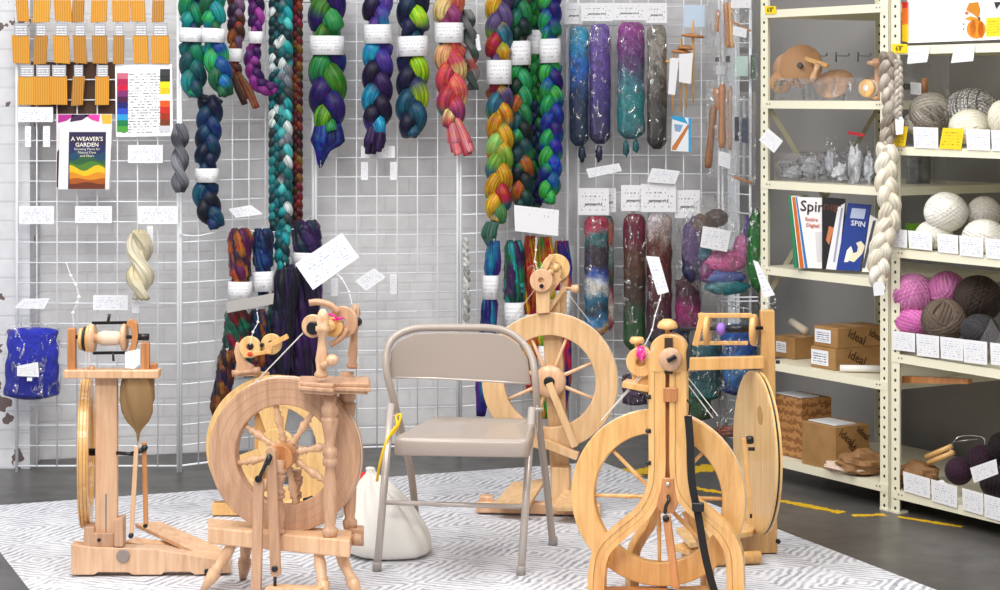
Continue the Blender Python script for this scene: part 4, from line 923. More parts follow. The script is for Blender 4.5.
# hanks under the long braids
hank('blue and violet hank with white band on a hook, leftmost of the lower hanks', 494, 241, 416, 17, '#1450a0 #2a1e7a #147aa8 #52208c #0f2f6c', bands=[(275, 299)], seed=31, x1=481)
hank('green and plum hank banded in white left of the maple wheel head', 514, 241, 330, 21, '#1a6a48 #3a1e50 #22a0a0 #4a2a5c #0f4a3a #1c2c4a', bands=[(302, 326)], seed=32)
hank('rust red hank hanging directly behind the maple wheel head', 530, 236, 392, 15, '#b8341c #d8601e #8a1e1a #e0a020 #c84a1c', bands=[(314, 332)], seed=33)
hank('lime, orange and gold hank hanging between the rust red and rainbow hanks', 545, 237, 418, 20, '#e07a1c #9acb20 #f0b82a #c8401c #3aa03a #d8501c', bands=[(345, 371)], seed=34)
hank('blue, crimson and yellow hank, rightmost of the lower hanks', 562, 241, 412, 19, '#1c3fae #c82040 #e0b820 #1f8a4a #2a1e80 #d8302a', bands=[(290, 320)], seed=35)
# hanks on the second panel arm
hank('magenta and orange hank with white band, leftmost on the arm hook', 240, 229, 300, 25, '#6a1448 #8a3a1c #5a1a4c #b05a20 #24402f #2c1430', bands=[(281, 300)], seed=41, n=10, off=.13)
hank('navy and forest green hank with white band, second on the arm hook', 263, 229, 297, 22, '#0e1c50 #0c2c5c #1c5a3a #0a1438 #14407a', bands=[(271, 291)], seed=42, n=10, off=.14)
hank('dusky purple and green knotted hank just left of the tilted white card', 306, 222, 268, 30, '#2c1c50 #1e3a48 #48306c #18203c #3a2058', bands=[(252, 264)], seed=43, n=11, off=.14)
hank('long blackish purple hank trailing behind the turned wheel head', 308, 262, 398, 30, '#1c1030 #2c1446 #120a20 #3a1c58 #1a1030', seed=44, n=12, x1=300, off=.13)
hank('dark teal and wine hank behind the grey strip, right of the crimson one', 247, 322, 376, 22, '#0c2c34 #5c1428 #101a3c #1c4a3c', seed=81, off=.10)
hank('deep violet hank with rust streaks low behind the disc wheel head', 268, 335, 398, 26, '#1c1030 #2c1838 #3c1c14 #120c20', seed=82, off=.11)
hank('long near-black violet hank left of the blackish purple one', 286, 265, 392, 26, '#1e1238 #0e1020 #2a1648 #141428', seed=45, n=12, x1=276, off=.16)
hank('teal and green hank below the grey strip', 279, 300, 360, 24, '#0c3c40 #186a5c #0e1c30 #22807a', seed=46, off=.13)
hank('forest green and crimson hank below the grey strip, leftmost', 236, 310, 362, 26, '#0e5a44 #7a1830 #0f3a34 #1a7a5a #5a1428', seed=47, off=.10)
hank('dark blue hank below the grey strip beside the crimson one', 258, 310, 372, 20, '#14204e #0c1430 #8a4a1c #1a3a5c', seed=48, off=.12)
hank('brown and plum hank with dark end low behind the yellow disc wheel', 228, 350, 418, 20, '#5a2a14 #8a4a1c #241038 #1a0e20', seed=49, off=.13, x1=218)
# loose skeins
B('charcoal grey plied skein at the edge of the leftmost panel', [(180, 124), (180, 160), (180, 193)], 18, '#55565c #6e7078 #43444b #7d7f86', seed=51, two=True, pitch=2.6, name='yarn_skein', mat=YARN, group='plied sample skeins on the wire grid')
B('cream twisted skein hanging above the far left spinning wheel', [(139, 231), (140, 265), (141, 301)], 27, '#e9dfc4 #ddd0ac #f2ead6', seed=52, two=True, pitch=2.2, name='yarn_skein', mat=YARN, group='plied sample skeins on the wire grid')

# -- amber packets
HDR = printed('amber header card', base='#a5a5ab', ink='#eeeef2', rows=5, dens=.42, top=.02)
AMB = [plain('amber reeds', '#e0981c', .5, bump=.3, bscale=30, var=.25, vscale=60), plain('amber reeds', '#cf8a20', .5, var=.3, vscale=70)]
def mat_reed(c1, c2):
    m, nt, b = newmat('amber ribbed reeds'); tc = N(nt, 'ShaderNodeTexCoord'); wv = N(nt, 'ShaderNodeTexWave', Scale=44); wv.bands_direction = 'X'; wv.inputs['Distortion'].default_value = .6
    nt.links.new(tc.outputs['Object'], wv.inputs['Vector']); r = ramp(nt, [(.2, c2), (.75, c1)]); nt.links.new(wv.outputs['Fac'], r.inputs[0]); nt.links.new(r.outputs[0], b.inputs['Base Color'])
    b.inputs['Roughness'].default_value = .35; b.inputs['Coat Weight'].default_value = .5; return m
AMB = [mat_reed('#e09c22', '#b97c1c'), mat_reed('#c98a24', '#96641c'), mat_reed('#e2a430', '#bf861e')]
ORD = ['leftmost', 'second', 'third', 'fourth', 'fifth', 'sixth', 'seventh', 'rightmost']
rows = [('cut-off top row', [(16, 28, 0), (33, 50, 2), (54, 71, 0), (72, 84, 1), (91, 107, 0), (112, 129, 0), (130, 145, 0), (152, 164, 1)], 0, 22, -13),
        ('middle row', [(12, 29, 0), (34, 47, 1), (53, 69, 0), (73, 86, 1), (92, 107, 1), (113, 124, 1), (133, 148, 0), (151, 169, 0)], 35, 64, 23),
        ('bottom row', [(18, 35, 2), (34, 51, 0), (50, 67, 0), (72, 84, 1), (95, 109, 0)], 76, 105, 65)]
for ri, (rn, its, ya, yb, yh) in enumerate(rows):
    for i, (xa, xb, mi) in enumerate(its):
        rnd = random.Random(ri*20+i); Y = gridY(xa)-.035-.004*(i % 3); k = rnd.uniform(-1.2, 1.2)
        wh = ORD[i] if i < len(its)-1 else ORD[7]
        root = thing('reed_packet', 'amber ribbed packet, %s in the %s' % (wh, rn), 'packet', P((xa+xb)/2, yb, Y), 'amber packets on the leftmost panel')
        m = MB(); m.slab([P(xa-k*.6, ya, Y), P(xb-k*.6, ya, Y), P(xb+k, yb, Y), P(xa+k, yb-k, Y)], Vector((0, .010, 0))); m.build('reeds', AMB[mi], root, bevel=.002)
        if ya > 0:
            m = MB(); m.slab([P(xa+2, yh, Y), P(xb-1, yh, Y), P(xb-1, ya+1, Y), P(xa+2, ya+1, Y)], Vector((0, .002, 0)), True); m.build('header', HDR, root)
# brown board, colour chart, books
Y = gridY(60)
m = MB(); m.slab([P(x, y, Y+.02) for x, y in ((31, 62), (115, 62), (115, 114), (31, 114))], Vector((0, .012, 0))); tag(m.build('brown_board', flat('#4a2c18', .6), base=True), 'dark brown board behind the grid wires under the amber packets', 'board')
Y = gridY(145)-.03; root = thing('colour_chart', 'white colour sample chart with swatch columns left and right', 'chart', P(144, 137, Y))
m = MB(); m.slab([P(x, y, Y) for x, y in ((115, 65), (172, 64), (173, 136), (116, 137))], Vector((0, .003, 0)), True); m.build('board', printed('chart print', base='#efeff1', ink='#8a8a90', rows=26, dens=.5, top=.05), root)
sw = [('#c86a80 #b02050 #c8183c #7a2a6a #4a1440 #1c1c6a #2a4ac0 #2a9ad0 #1f7a4a #4aa03a', 117, 128, 73), ('#3a3c3e #2c3030 #f0dc1a #f0c41c #f5efe0 #e85a1c #c82a1c #a03018 #7a3a20 #cfcfd6', 160, 170, 69)]
for s_, xa, xb, y0 in sw:
    for i, c_ in enumerate(s_.split()):
        m = MB(); hgt = (132-y0)/10; m.slab([P(x, y, Y-.0012) for x, y in ((xa, y0+i*hgt), (xb, y0+i*hgt), (xb, y0+(i+1)*hgt), (xa, y0+(i+1)*hgt))], Vector((0, .0015, 0))); m.build('colour_swatch', plain('swatch', c_, .8, bump=.5, bscale=300, var=.15, vscale=80), root)
def text(root, s, p, size, col, name='lettering', align='CENTER', rot=None, spacing=1, M3=None, bold=0):
    cu = bpy.data.curves.new(name, 'FONT'); cu.body = s; cu.size = size; cu.align_x = align; cu.align_y = 'CENTER'; cu.space_line = spacing; cu.extrude = .0003; cu.offset = bold; cu.resolution_u = 2
    o = bpy.data.objects.new(name+' source', cu); COL.objects.link(o); bpy.context.view_layer.update()
    me = bpy.data.meshes.new_from_object(o.evaluated_get(bpy.context.evaluated_depsgraph_get())); bpy.data.objects.remove(o)
    Mx = M3 or Matrix(((1, 0, 0), (0, 0, -1), (0, 1, 0)))
    for v in me.vertices: v.co = Mx @ v.co
    ob = bpy.data.objects.new(name, me); COL.objects.link(ob); me.materials.clear(); me.materials.append(flat(col))
    ob.parent = root; ob.location = p-WLOC[root.name]; WLOC[ob.name] = p; return ob
Y = gridY(85)-.05; root = thing('magazine', 'magazine with magenta swirls and a dark spine edge behind the garden book', 'magazine', P(80, 190, Y))
m = MB(); m.slab([P(x, y, Y) for x, y in ((57, 114), (112, 114), (110, 188), (56, 188))], Vector((0, .006, 0))); m.build('cover', plain('cover paper', '#e8e0e2', .35, var=.1, vscale=40), root)
for col_, pts in (('#b0208c', ((58, 114.5), (76, 114.5), (66, 121), (58, 123))), ('#3a1444', ((72, 114.5), (90, 114.5), (82, 120), (70, 122))), ('#d83a9c', ((84, 114.5), (100, 114.5), (99, 122), (92, 120))), ('#e8b23c', ((101, 114.5), (111.5, 114.5), (111, 130), (103, 126))), ('#3c2018', ((57, 152), (66, 140), (68, 187), (56.5, 187.5))), ('#e0669a', ((108, 130), (111, 130), (110, 175), (108, 172)))):
    m = MB(); m.slab([P(x, y, Y-.001) for x, y in pts], Vector((0, .0012, 0))); m.build('cover_art', flat(col_, .4), root)
Y -= .02; root = thing('book', "book titled A WEAVER'S GARDEN with a rolling coloured field on its cover", 'book', P(88, 190, Y))
m = MB(); m.slab([P(x, y, Y) for x, y in ((60, 124), (112, 124), (109, 189.5), (58, 189.5))], Vector((0, .010, 0))); m.build('cover', plain('glossy cover', '#e9e5e6', .3, coat=.5), root, bevel=.001)
m = MB(); m.slab([P(x, y, Y-.001) for x, y in ((69, 132), (106, 132), (105, 189), (68, 189))], Vector((0, .0015, 0))); m.build('cover_panel', flat('#2a2c50', .35), root)
bandsC = [('#2c2448', 132, 145, 2), ('#1e2c5c', 145, 153, 1), ('#1d4660', 153, 160, 2), ('#2a5a34', 158, 165, 3), ('#4c7a2c', 163, 170, 2), ('#e8bc1c', 168, 177, 3), ('#d88a1c', 174, 180, 2), ('#a8541c', 179, 185, 1), ('#6a3018', 183, 189, 1)]
for c_, ya, yb, a_ in bandsC:
    m = MB(); up_ = [(69.5+i*3.55, ya+(a_*math.sin(i*.8+ya) if ya > 133 else 0)) for i in range(11)]; lo_ = [(105-i*3.55, min(yb+a_*.6, 189)) for i in range(11)]
    m.slab([P(x, y, Y-.0012-.0002*(ya-130)/10) for x, y in up_+lo_], Vector((0, .001, 0))); m.build('cover_art', flat(c_, .35), root)
s_ = F/Y
text(root, "A WEAVER'S\nGARDEN", P(87, 142, Y-.0045), 5.8/s_, '#f4efe0', bold=.0003)
text(root, 'Growing Plants for\nNatural Dyes\nand Fibers', P(87, 152.5, Y-.0045), 3.4/s_, '#e6e0cc')

# -- label cards on the grid
def card(label, quad, off=.03, mat=None, group='white price cards on the wire grid', name='price_card', cat='label', Y=None, tilt=0):
    return tagcard(label, quad, (Y or gridY(sum(q[0] for q in quad)/4)-off), mat, cat, name, group, tilt)
R_ = lambda x0, y0, x1, y1: ((x0, y0), (x1, y0), (x1, y1), (x0, y1))
card('white card directly under the bottom amber packets', R_(18, 107, 53, 122))
card('white card below the colour chart', R_(128, 145, 163, 163))
card('white card left in the row of three on the leftmost panel', R_(19, 206, 54, 224))
card('white card in the middle of the row of three on the leftmost panel', R_(75, 206, 112, 223))
card('white card at the right end of the row of three on the leftmost panel', R_(138, 206, 178, 224))
card('tilted white card above the bagged blue fluff', ((23, 299), (50, 298), (44, 309), (14, 308)), off=.09)
card('white card behind the top of the far left spinning wheel', R_(93, 295, 128, 310))
card('small pale card holder left of the pair below the amber packets', R_(25, 126, 31, 147))
card('small pale card holder right of the pair below the amber packets', R_(43, 126, 50, 147))
card('small pale card holder beside the cream skein', R_(147, 226, 153, 249))
card('small pale card under the cream skein', R_(132, 302, 139, 313))
card('tilted pale card right of the navy braid', ((228, 209), (251, 205), (263, 214), (236, 218)), off=.12)
card('white card peeping out below the dark purple frayed braid', R_(361, 146, 395, 158), off=.03)
card('small pale card holder below the dark purple braid', R_(361, 162, 368, 180))
card('small pale card holder below the acid green braid', R_(390, 162, 397, 180))
card('tilted small white card right of the big tilted card', ((355, 281), (374, 268), (386, 277), (366, 291)), off=.16)
card('small pale card holder under the big tilted card', R_(331, 278, 338, 296))
card('small pale card holder right of the small tilted card', R_(390, 274, 397, 294))
card('blank white sign card in front of the long braids', ((514, 205), (559, 210), (558, 236), (515, 231)), off=.24, mat=printed('sign print', ink='#b9b9c0', rows=5, dens=.6, top=.6))
card('small white tag on the grey twisted skein', ((475, 35), (479, 34), (481, 50), (477, 51)), off=.13)
card('grey strip card hooked across the hanks behind the turned wheel', ((226, 302), (274, 293), (273, 304), (227, 313)), off=.24, mat=flat('#aaa6a2', .6))
card('narrow tilted white card below the blue bagged tube', ((586, 169), (619, 163), (622, 171), (589, 178)), off=.16)
card('white tilted card below the grey bagged tube', ((652, 168), (680, 171), (675, 184), (647, 182)), off=.16)
# cards clipped to the wheels
def wiretag(label, quad, cordpts, Y, cl, mat=None):
    tagcard(label, quad, Y, mat, 'tag', 'wheel_tag', 'white tags clipped to the spinning wheels')
    beads([P(x, y, Y+.004+.0*i) for i, (x, y) in enumerate(cordpts)], cl)
wiretag('large tilted white card above the turned brown wheel', ((295, 264), (342, 233), (359, 257), (313, 290)), [(335, 273), (342, 279), (349, 292), (352, 305)], 6.38, 'beaded wire holding the large tilted white card')
wiretag('narrow white tag above the front right spinning wheel', ((646, 256), (659, 257), (669, 292), (658, 295)), [(661, 294), (660, 300), (655, 316), (652, 330), (645, 345)], 6.25, 'white beaded stem rising from the front right wheel to its tag')
wiretag('pale pointed tag on the post of the wheel nearest the shelves', ((753, 260), (758, 262), (775, 295), (764, 298)), [(768, 295), (768, 302), (767, 310)], 6.93, 'clear clip on the post of the wheel nearest the shelves')
beads([P(x, y, 6.66) for x, y in ((66, 262), (71, 276), (76, 285), (79, 297), (77, 303), (73, 313), (74, 328))], 'string of clear beads rising from the far left wheel', r=.0055)
beads([P(x, y, Y3-.12) for x, y in ((536, 238), (536, 250), (535, 262), (540, 274))], 'white beaded stem above the maple wheel head', r=.0045)
beads([P(x, y, 7.4) for x, y in ((257, 312), (258, 322), (253, 332), (250, 345))], 'white beaded stem above the yellow disc wheel head', r=.005)
for i, (x, y, Yq) in enumerate(((645, 352, 6.28), (536, 268, Y3-.12), (768, 303, 6.92))):
    m = MB(); q = P(x, y, Yq)
    for k in range(5):
        a = k*1.3; m.tube(smooth_path([q, q+Vector((.018*math.cos(a), -.01, .018*math.sin(a))), q+Vector((.03*math.cos(a+.6), 0, .03*math.sin(a+.6)))], 4), .004, 6)
    tag(m.build('plastic_clip', PLAS2, base=True), ['crinkled clear bow on the front right wheel', 'clear bow on the maple wheel head', 'clear clip on the tall post near the shelves'][i], 'clip')
# -- bagged fibre
def vgrad(stops, seed=0, amp=.12, fr=9):
    st = [(p, hexc(c)) for p, c in stops]
    def f(t, th=0):
        t = t+amp*noise.noise(Vector((math.cos(th)*1.2+seed, math.sin(th)*1.2, t*fr)))
        if t <= st[0][0]: return st[0][1]
        for (a, ca), (b, cb) in zip(st, st[1:]):
            if t <= b: return mixc(ca, cb, (t-a)/(b-a))
        return st[-1][1]
    return f
def bag(label, x0, x1, y0, y1, stops, header=None, tail=None, seed=1, off=.09, dep=.42, group='bagged fibre on the wire grid', amp=.12, lump=.06, plas=None, Y=None, x2=None, x3=None, btop=None, name='fibre_bag', fr=9, header_label=None):
    Y = Y or gridY((x0+x1)/2)-off; s = F/Y; root = thing(name, label, 'bag of fibre', P((x0+x1)/2, y1, Y), group)
    x2 = x0 if x2 is None else x2; x3 = x1 if x3 is None else x3
    gf = vgrad(stops, seed, amp, fr); nn = 22; K = 34
    def shell(sc, top, bot, colf, mb):
        vs = []; cs = []; uv = []
        for j in range(K+1):
            t = j/K; y = top+(bot-top)*t; cx = ((x0+x1)/2)*(1-t)+((x2+x3)/2)*t; w = (x1-x0)*(1-t)+(x3-x2)*t
            e = min(1, (t+.02)/.06)**.5*min(1, (1-t+.012)/.07)**.5
            for k in range(nn):
                th = 2*PI*k/nn; d = 1+lump*noise.noise(Vector((math.cos(th)*2+seed*3, math.sin(th)*2, t*fr*.8)))*2
                c = P(cx, y, Y); r = w/2/s*e*sc*d
                vs.append(c+Vector((math.cos(th)*r, math.sin(th)*r*dep*1.6, 0))); cs.append(colf(t, th)); uv.append((k/nn, t))
        fs = [(j*nn+k, j*nn+(k+1) % nn, (j+1)*nn+(k+1) % nn, (j+1)*nn+k) for j in range(K) for k in range(nn)]
        fs += [tuple(range(nn-1, -1, -1)), tuple(range(K*nn, K*nn+nn))]; mb.add(vs, fs, cs, uv, True)
    m = MB(); shell(.96, y0+2, y1, gf, m); m.build('fibre', FLUFF, root)
    m = MB(); shell(1.05, (btop if btop is not None else y0), y1+1, lambda t, th: (1, 1, 1, 1), m); m.build('plastic_wrap', plas or PLAS, root)
    if header:
        m = MB(); hx0, hy0, hx1, hy1 = header; hy = Y-((x1-x0)/s*.18); m.slab([P(a, b, hy) for a, b in R_(hx0, hy0, hx1, hy1)], Vector((0, .0015, 0)), True); m.build('header_card', CARDH, root)
    if tail:
        for (tx, ty, tw, th_) in tail:
            m = MB(); c = P(tx, ty, Y); m.blob(c, tw/s/2, tw/s/3, th_/s/2, amp=.5, fr=2.5, seed=seed, colf=lambda d: gf(.98, 0)); m.build('twisted_end', FLUFF, root)
    return root
bag('long bagged tube of bright blue fading to navy fibre', 569, 589, 25, 146, [(0, '#3aa6cc'), (.2, '#2f9ad0'), (.3, '#1a6fd0'), (.42, '#1a66c0'), (.55, '#12305c'), (1, '#0e2c4a')], (565, 3, 583, 24), [(582, 154, 7, 16)], 1, amp=.1)
bag('long bagged tube of violet fibre', 589, 611, 22, 144, [(0, '#7a5cb0'), (.4, '#5c3e9c'), (.65, '#3a2a7a'), (1, '#241c48')], (581, 3, 613, 21), [(599, 153, 7, 15)], 2, off=.11)
bag('thick bagged tube of magenta fading to teal fibre', 617, 645, 20, 139, [(0, '#a8429c'), (.18, '#8a3a8e'), (.36, '#5c3c74'), (.5, '#3a7a8c'), (.7, '#1f8a8e'), (1, '#146a74')], (613, 3, 646, 20), [(626, 148, 6, 15), (636, 146, 6, 12)], 3, off=.10)
bag('bagged tube of mottled grey-brown fibre', 647, 667, 23, 149, [(0, '#8c8478'), (.25, '#a09a90'), (.45, '#6a645c'), (.7, '#3a3634'), (1, '#26221f')], (646, 3, 667, 23), None, 4, amp=.25)
bag('slim bag of blue, white and crimson fibre rolls under its header', 584, 609, 214, 336, [(0, '#b02a4c'), (.1, '#c83a5c'), (.16, '#2a8a8c'), (.25, '#3a3440'), (.4, '#3a2c3c'), (.47, '#2a5ac0'), (.56, '#dfe6ee'), (.62, '#efe6d8'), (.68, '#1f7aa0'), (.78, '#2c3038'), (.88, '#1c8ac8'), (.95, '#f0b820'), (1, '#d0401c')], (578, 188, 609, 215), None, 5, amp=.1, fr=16)
bag('narrow bag of red, teal and cream fibre rolls half hidden by the slim bag', 602, 614, 214, 330, [(0, '#2a6a70'), (.2, '#d06a4c'), (.35, '#7aa0a0'), (.5, '#2a4a3c'), (.65, '#a02a4a'), (.85, '#e0d8c8'), (1, '#b02c3c')], (603, 188, 616, 212), None, 6, off=.06, amp=.15)
bag('bag of maroon, brown and green fibre under a white header', 623, 646, 212, 350, [(0, '#7a1030'), (.2, '#6a1434'), (.35, '#5c3820'), (.6, '#3a2018'), (.75, '#1a4a24'), (1, '#2a5c2c')], (621, 185, 646, 211), None, 7, amp=.12)
bag('bag of burgundy and brown fibre crossed by the narrow tag', 646, 672, 212, 345, [(0, '#d8ccd0'), (.15, '#a89088'), (.25, '#6a2c24'), (.5, '#5a1a20'), (.75, '#4a1026'), (1, '#1c2438')], (641, 184, 676, 212), None, 8, off=.12, amp=.16, lump=.09)
bag('bag of plum and magenta fibre low behind the big clear bag', 675, 701, 275, 330, [(0, '#5a2c34'), (.3, '#4c2038'), (.6, '#a01c6a'), (1, '#5a1a48')], (675, 190, 700, 218), None, 9, btop=205, amp=.12)
bag('teal fibre bag hanging behind the flyer nearest the shelves', 690, 722, 340, 400, [(0, '#145a64'), (.5, '#0f4450'), (1, '#17706c')], None, None, 10, btop=318, off=.12)
bag('bright blue fibre bag below the metal arm hook', 722, 757, 322, 395, [(0, '#2a6ac0'), (.3, '#1c4aa0'), (.6, '#1a7ab8'), (1, '#142c70')], None, None, 11, btop=300, off=.16, lump=.12)
bag('dark green fibre bag between the two right-hand wheels', 684, 712, 372, 420, [(0, '#0f4a3c'), (.6, '#1a5a34'), (1, '#2a3a1c')], None, None, 12, off=.10)
bag('dusky plum fibre bag behind the cords of the front right wheel', 622, 648, 372, 405, [(0, '#3a2a40'), (.5, '#5a3a5c'), (1, '#2a1c30')], None, None, 13, off=.10)
bag('nearly empty clear bag with a little orange fibre low on the right panel', 716, 748, 424, 436, [(0, '#a8502c'), (1, '#6a3420')], None, None, 14, btop=384, off=.14)
bag('dark navy fibre bag right behind the front right wheel head', 655, 690, 318, 372, [(0, '#141c3c'), (.5, '#1c2c54'), (1, '#123a4c')], None, None, 15, off=.07)
# big clear bag with several coloured bumps
Y = gridY(715)-.25; root = thing('fibre_bag', 'big rounded clear bag of purple, pink and teal fibre with a white label', 'bag of fibre', P(716, 300, Y), 'bagged fibre on the wire grid'); s = F/Y
for (x, y, rx, ry, c_, sd) in ((694, 248, 12, 30, '#4a1a6a', 1), (700, 226, 10, 12, '#5a3418', 2), (716, 218, 12, 9, '#4a2c18', 3), (702, 252, 9, 10, '#1c7a94', 4), (724, 262, 22, 12, '#e0589f', 5), (742, 250, 9, 16, '#e070b4', 6), (722, 277, 24, 8, '#5068b8', 7), (726, 287, 22, 8, '#2a8a94', 8), (692, 268, 10, 14, '#1c1c4c', 9), (706, 272, 9, 10, '#8a2474', 10), (748, 240, 5, 24, '#5a3a94', 11)):
    m = MB(); m.blob(P(x, y, Y), rx/s, .035, ry/s, 24, 14, amp=.25, fr=2.2, seed=sd, colf=lambda d: hexc(c_)); m.build('fibre', FLUFF, root)
m = MB(); m.blob(P(716, 247, Y), 36/s, .06, 51/s, 30, 20, amp=.12, fr=2, seed=4); m.build('plastic_wrap', PLASB, root)
m = MB(); m.slab([P(x, y, Y-.075) for x, y in ((703, 226), (731, 231), (727, 252), (700, 247))], Vector((0, .001, 0)), True); m.build('label', CARD, root)
# blue fluff bag, left
_f = FLUFF; FLUFF = FLUFF2
rb = bag('plastic bag of royal blue fluff with a white label on the leftmost panel', 6, 60, 326, 399, [(0, '#1c30d8'), (.5, '#1628c0'), (1, '#1020a0')], None, None, 71, off=.11, dep=.30, lump=.11, amp=.05, btop=322, fr=5, plas=PLAS, group=None, name='fibre_bag', x2=4, x3=58)
FLUFF = _f
Y = gridY(33)-.11
m = MB(); m.slab([P(x, y, Y-.075) for x, y in ((17, 366), (38, 362), (39, 377), (17, 376))], Vector((0, .001, 0)), True); m.build('label', CARDB, rb)
m = MB(); m.slab([P(x, y, Y-.075) for x, y in ((27, 377.5), (32, 377.5), (32, 381), (27, 381))], Vector((0, .001, 0))); m.build('label', BLANK, rb)
# green fluffy batt beside the post
Y = gridY(752)-.10; root = thing('fibre_bag', 'emerald green felted fibre hanging beside the left shelf post', 'bag of fibre', P(757, 292, Y), 'bagged fibre on the wire grid'); s = F/Y; gc = hexc('#0f7a24')
m = MB(); m.blob(P(756, 250, Y), 9/s, .03, 40/s, 22, 18, amp=.2, seed=3, colf=lambda d: gc); m.blob(P(760, 262, Y), 9/s, .03, 20/s, 22, 14, amp=.2, seed=4, colf=lambda d: gc); m.build('fibre', FLUFF, root)
m = MB(); m.blob(P(757, 248, Y), 12/s, .04, 48/s, 22, 18, amp=.1, seed=3); m.build('plastic_wrap', PLAS, root)
# drop spindles
for i, (x, y0, y1, yw, ww) in enumerate(((673, 54, 112, 62, 9), (681, 38, 112, 52, 10), (686, 46, 108, 48, 9), (693, 20, 103, 36, 12))):
    Y = gridY(x)-.08-.015*i; s = F/Y
    root = thing('drop_spindle', ['shortest drop spindle, leftmost of four, with low whorl', 'slim drop spindle second from the left of four', 'drop spindle with dark whorl behind the paper sleeve', 'drop spindle with the highest and widest whorl'][i], 'spindle', P(x, y1, Y), 'wooden drop spindles')
    m = MB(); m.turned(P(x, y1, Y), P(x, y0, Y), [(0, .004), (.5, .0062), (.95, .0055), (1, .003)], 10); m.build('shaft', W_GOLD, root)
    m = MB(); m.lathe([(.01, -.008), (ww/s*.9, -.006), (ww/s, 0), (ww/s*.8, .006), (.012, .012)], P(x, yw, Y), Vector((.1, 0, 1)), 28); m.build('whorl', W_DEEP if i in (1, 2, 3) else W_GOLD, root)
for lab, q in (('pale blue header card behind the drop spindles', R_(684, 5, 705, 27)), ('creased white paper sleeve on the drop spindles', ((679, 54), (693, 53), (691, 84), (679, 82))), ('pale blue paper strip left of the spindle sleeve', ((670, 58), (679, 58), (675, 95), (668, 94)))):
    card(lab, q, off=.16 if 'sleeve' in lab else .03, mat=BLANK if 'sleeve' in lab else flat('#c4d6e8', .6), name='paper_sleeve' if 'blue header' not in lab else 'header_card')
Y = gridY(682)-.06; root = thing('tool_packet', 'blue-edged packet picturing a wooden tool below the drop spindles', 'packet', P(682, 152, Y))
m = MB(); m.slab([P(x, y, Y) for x, y in ((672, 116), (691, 118), (691, 152), (671, 151))], Vector((0, .012, 0))); m.build('box', flat('#eef2f5', .4), root, bevel=.001)
for c_, pts in (('#2aa4dc', ((688.5, 118), (691, 118), (691, 152), (688.5, 151.7))), ('#2aa4dc', ((672, 116), (684, 117), (688, 124), (672, 119))), ('#8aa8cc', ((674, 124), (683, 125), (680, 132), (675, 131))), ('#c87a3c', ((672, 150), (672, 147), (688, 124), (689, 127), (676, 150)))):
    m = MB(); m.slab([P(x, y, Y-.001) for x, y in pts], Vector((0, .0012, 0))); m.build('print', flat(c_, .4), root)
# clear bags of tools, right panel
def toolbag(label, q, items, off=.08, lab=None, header=None):
    Y = gridY((q[0]+q[2])/2)-off; s = F/Y; root = thing('tool_bag', label, 'packet', P((q[0]+q[2])/2, q[3], Y), 'clear bags of small wooden tools')
    for (kind, x0, y0, x1, y1, r, c_) in items:
        m = MB()
        if kind == 'rod': m.turned(P(x1, y1, Y), P(x0, y0, Y), [(0, r/s*.8), (.1, r/s), (.5, r/s*.85), (.9, r/s), (1, r/s*.7)], 14)
        elif kind == 'box': m.slab([P(a, b, Y-.008) for a, b in R_(x0, y0, x1, y1)], Vector((0, .016, 0)))
        m.build('tool' if kind == 'rod' else 'insert', c_ if not isinstance(c_, str) else flat(c_, .5), root)
    m = MB(); x0, y0, x1, y1 = q; vs = []; rnd = random.Random(int(x0*7+y0)); nx, ny = 7, 9
    for jj, sgn in ((0, -1), (1, 1)):
        for b in range(ny):
            for a in range(nx):
                e = math.sin(PI*a/(nx-1))**.5*math.sin(PI*(b+.4)/(ny-.2))**.4
                vs.append(P(x0+(x1-x0)*a/(nx-1), y0+(y1-y0)*b/(ny-1), Y)+Vector((0, sgn*(.002+.02*e+rnd.uniform(-.003, .003)), 0)))
    fs = [(k*nx*ny+b*nx+a, k*nx*ny+b*nx+a+1, k*nx*ny+(b+1)*nx+a+1, k*nx*ny+(b+1)*nx+a) for k in (0, 1) for b in range(ny-1) for a in range(nx-1)]
    m.add(vs, fs, smooth=True); m.build('clear_bag', PLASB, root)
    if header: m = MB(); m.slab([P(a, b, Y-.024) for a, b in R_(*header)], Vector((0, .001, 0)), True); m.build('header_card', CARDB, root)
    if lab: m = MB(); m.slab([P(a, b, Y-.026) for a, b in lab], Vector((0, .001, 0)), True); m.build('label', CARD, root)
toolbag('narrow clear empty sleeve hanging left of the wooden rods', (706, -6, 716, 54), [('box', 708, 2, 713, 48, 1, '#b4b6bc')])
toolbag('clear bag with two blond wooden rods at the top of the right panel', (715, -6, 735, 50), [('rod', 726, 2, 728, 48, 3, W_DEEP), ('rod', 730, 2, 732, 48, 2.5, W_GOLD), ('rod', 718, 10, 717, 32, 2, W_DEEP)])
toolbag('clear bag with wooden bar and white printed label, top right of the grid', (733, -6, 753, 48), [('rod', 733, 22, 751, 31, 1.3, W_DEEP)], lab=((733, 26), (747, 29), (746, 38), (733, 35)), header=(731, 0, 751, 8), off=.05)
toolbag('small clear packet with dark metal pins', (713, 54, 731, 76), [('box', 715, 57, 719, 62, 1, '#4a4c50'), ('box', 726, 56, 730, 62, 1, '#3a3a3c'), ('box', 716, 66, 725, 74, 1, '#c8ccd2')])
toolbag('white packet with green and black print right of the pin packet', (733, 53, 758, 80), [('box', 735, 56, 748, 76, 1, '#b8d2c8'), ('box', 751, 55, 755, 78, 1, '#3a5a44')], off=.09)
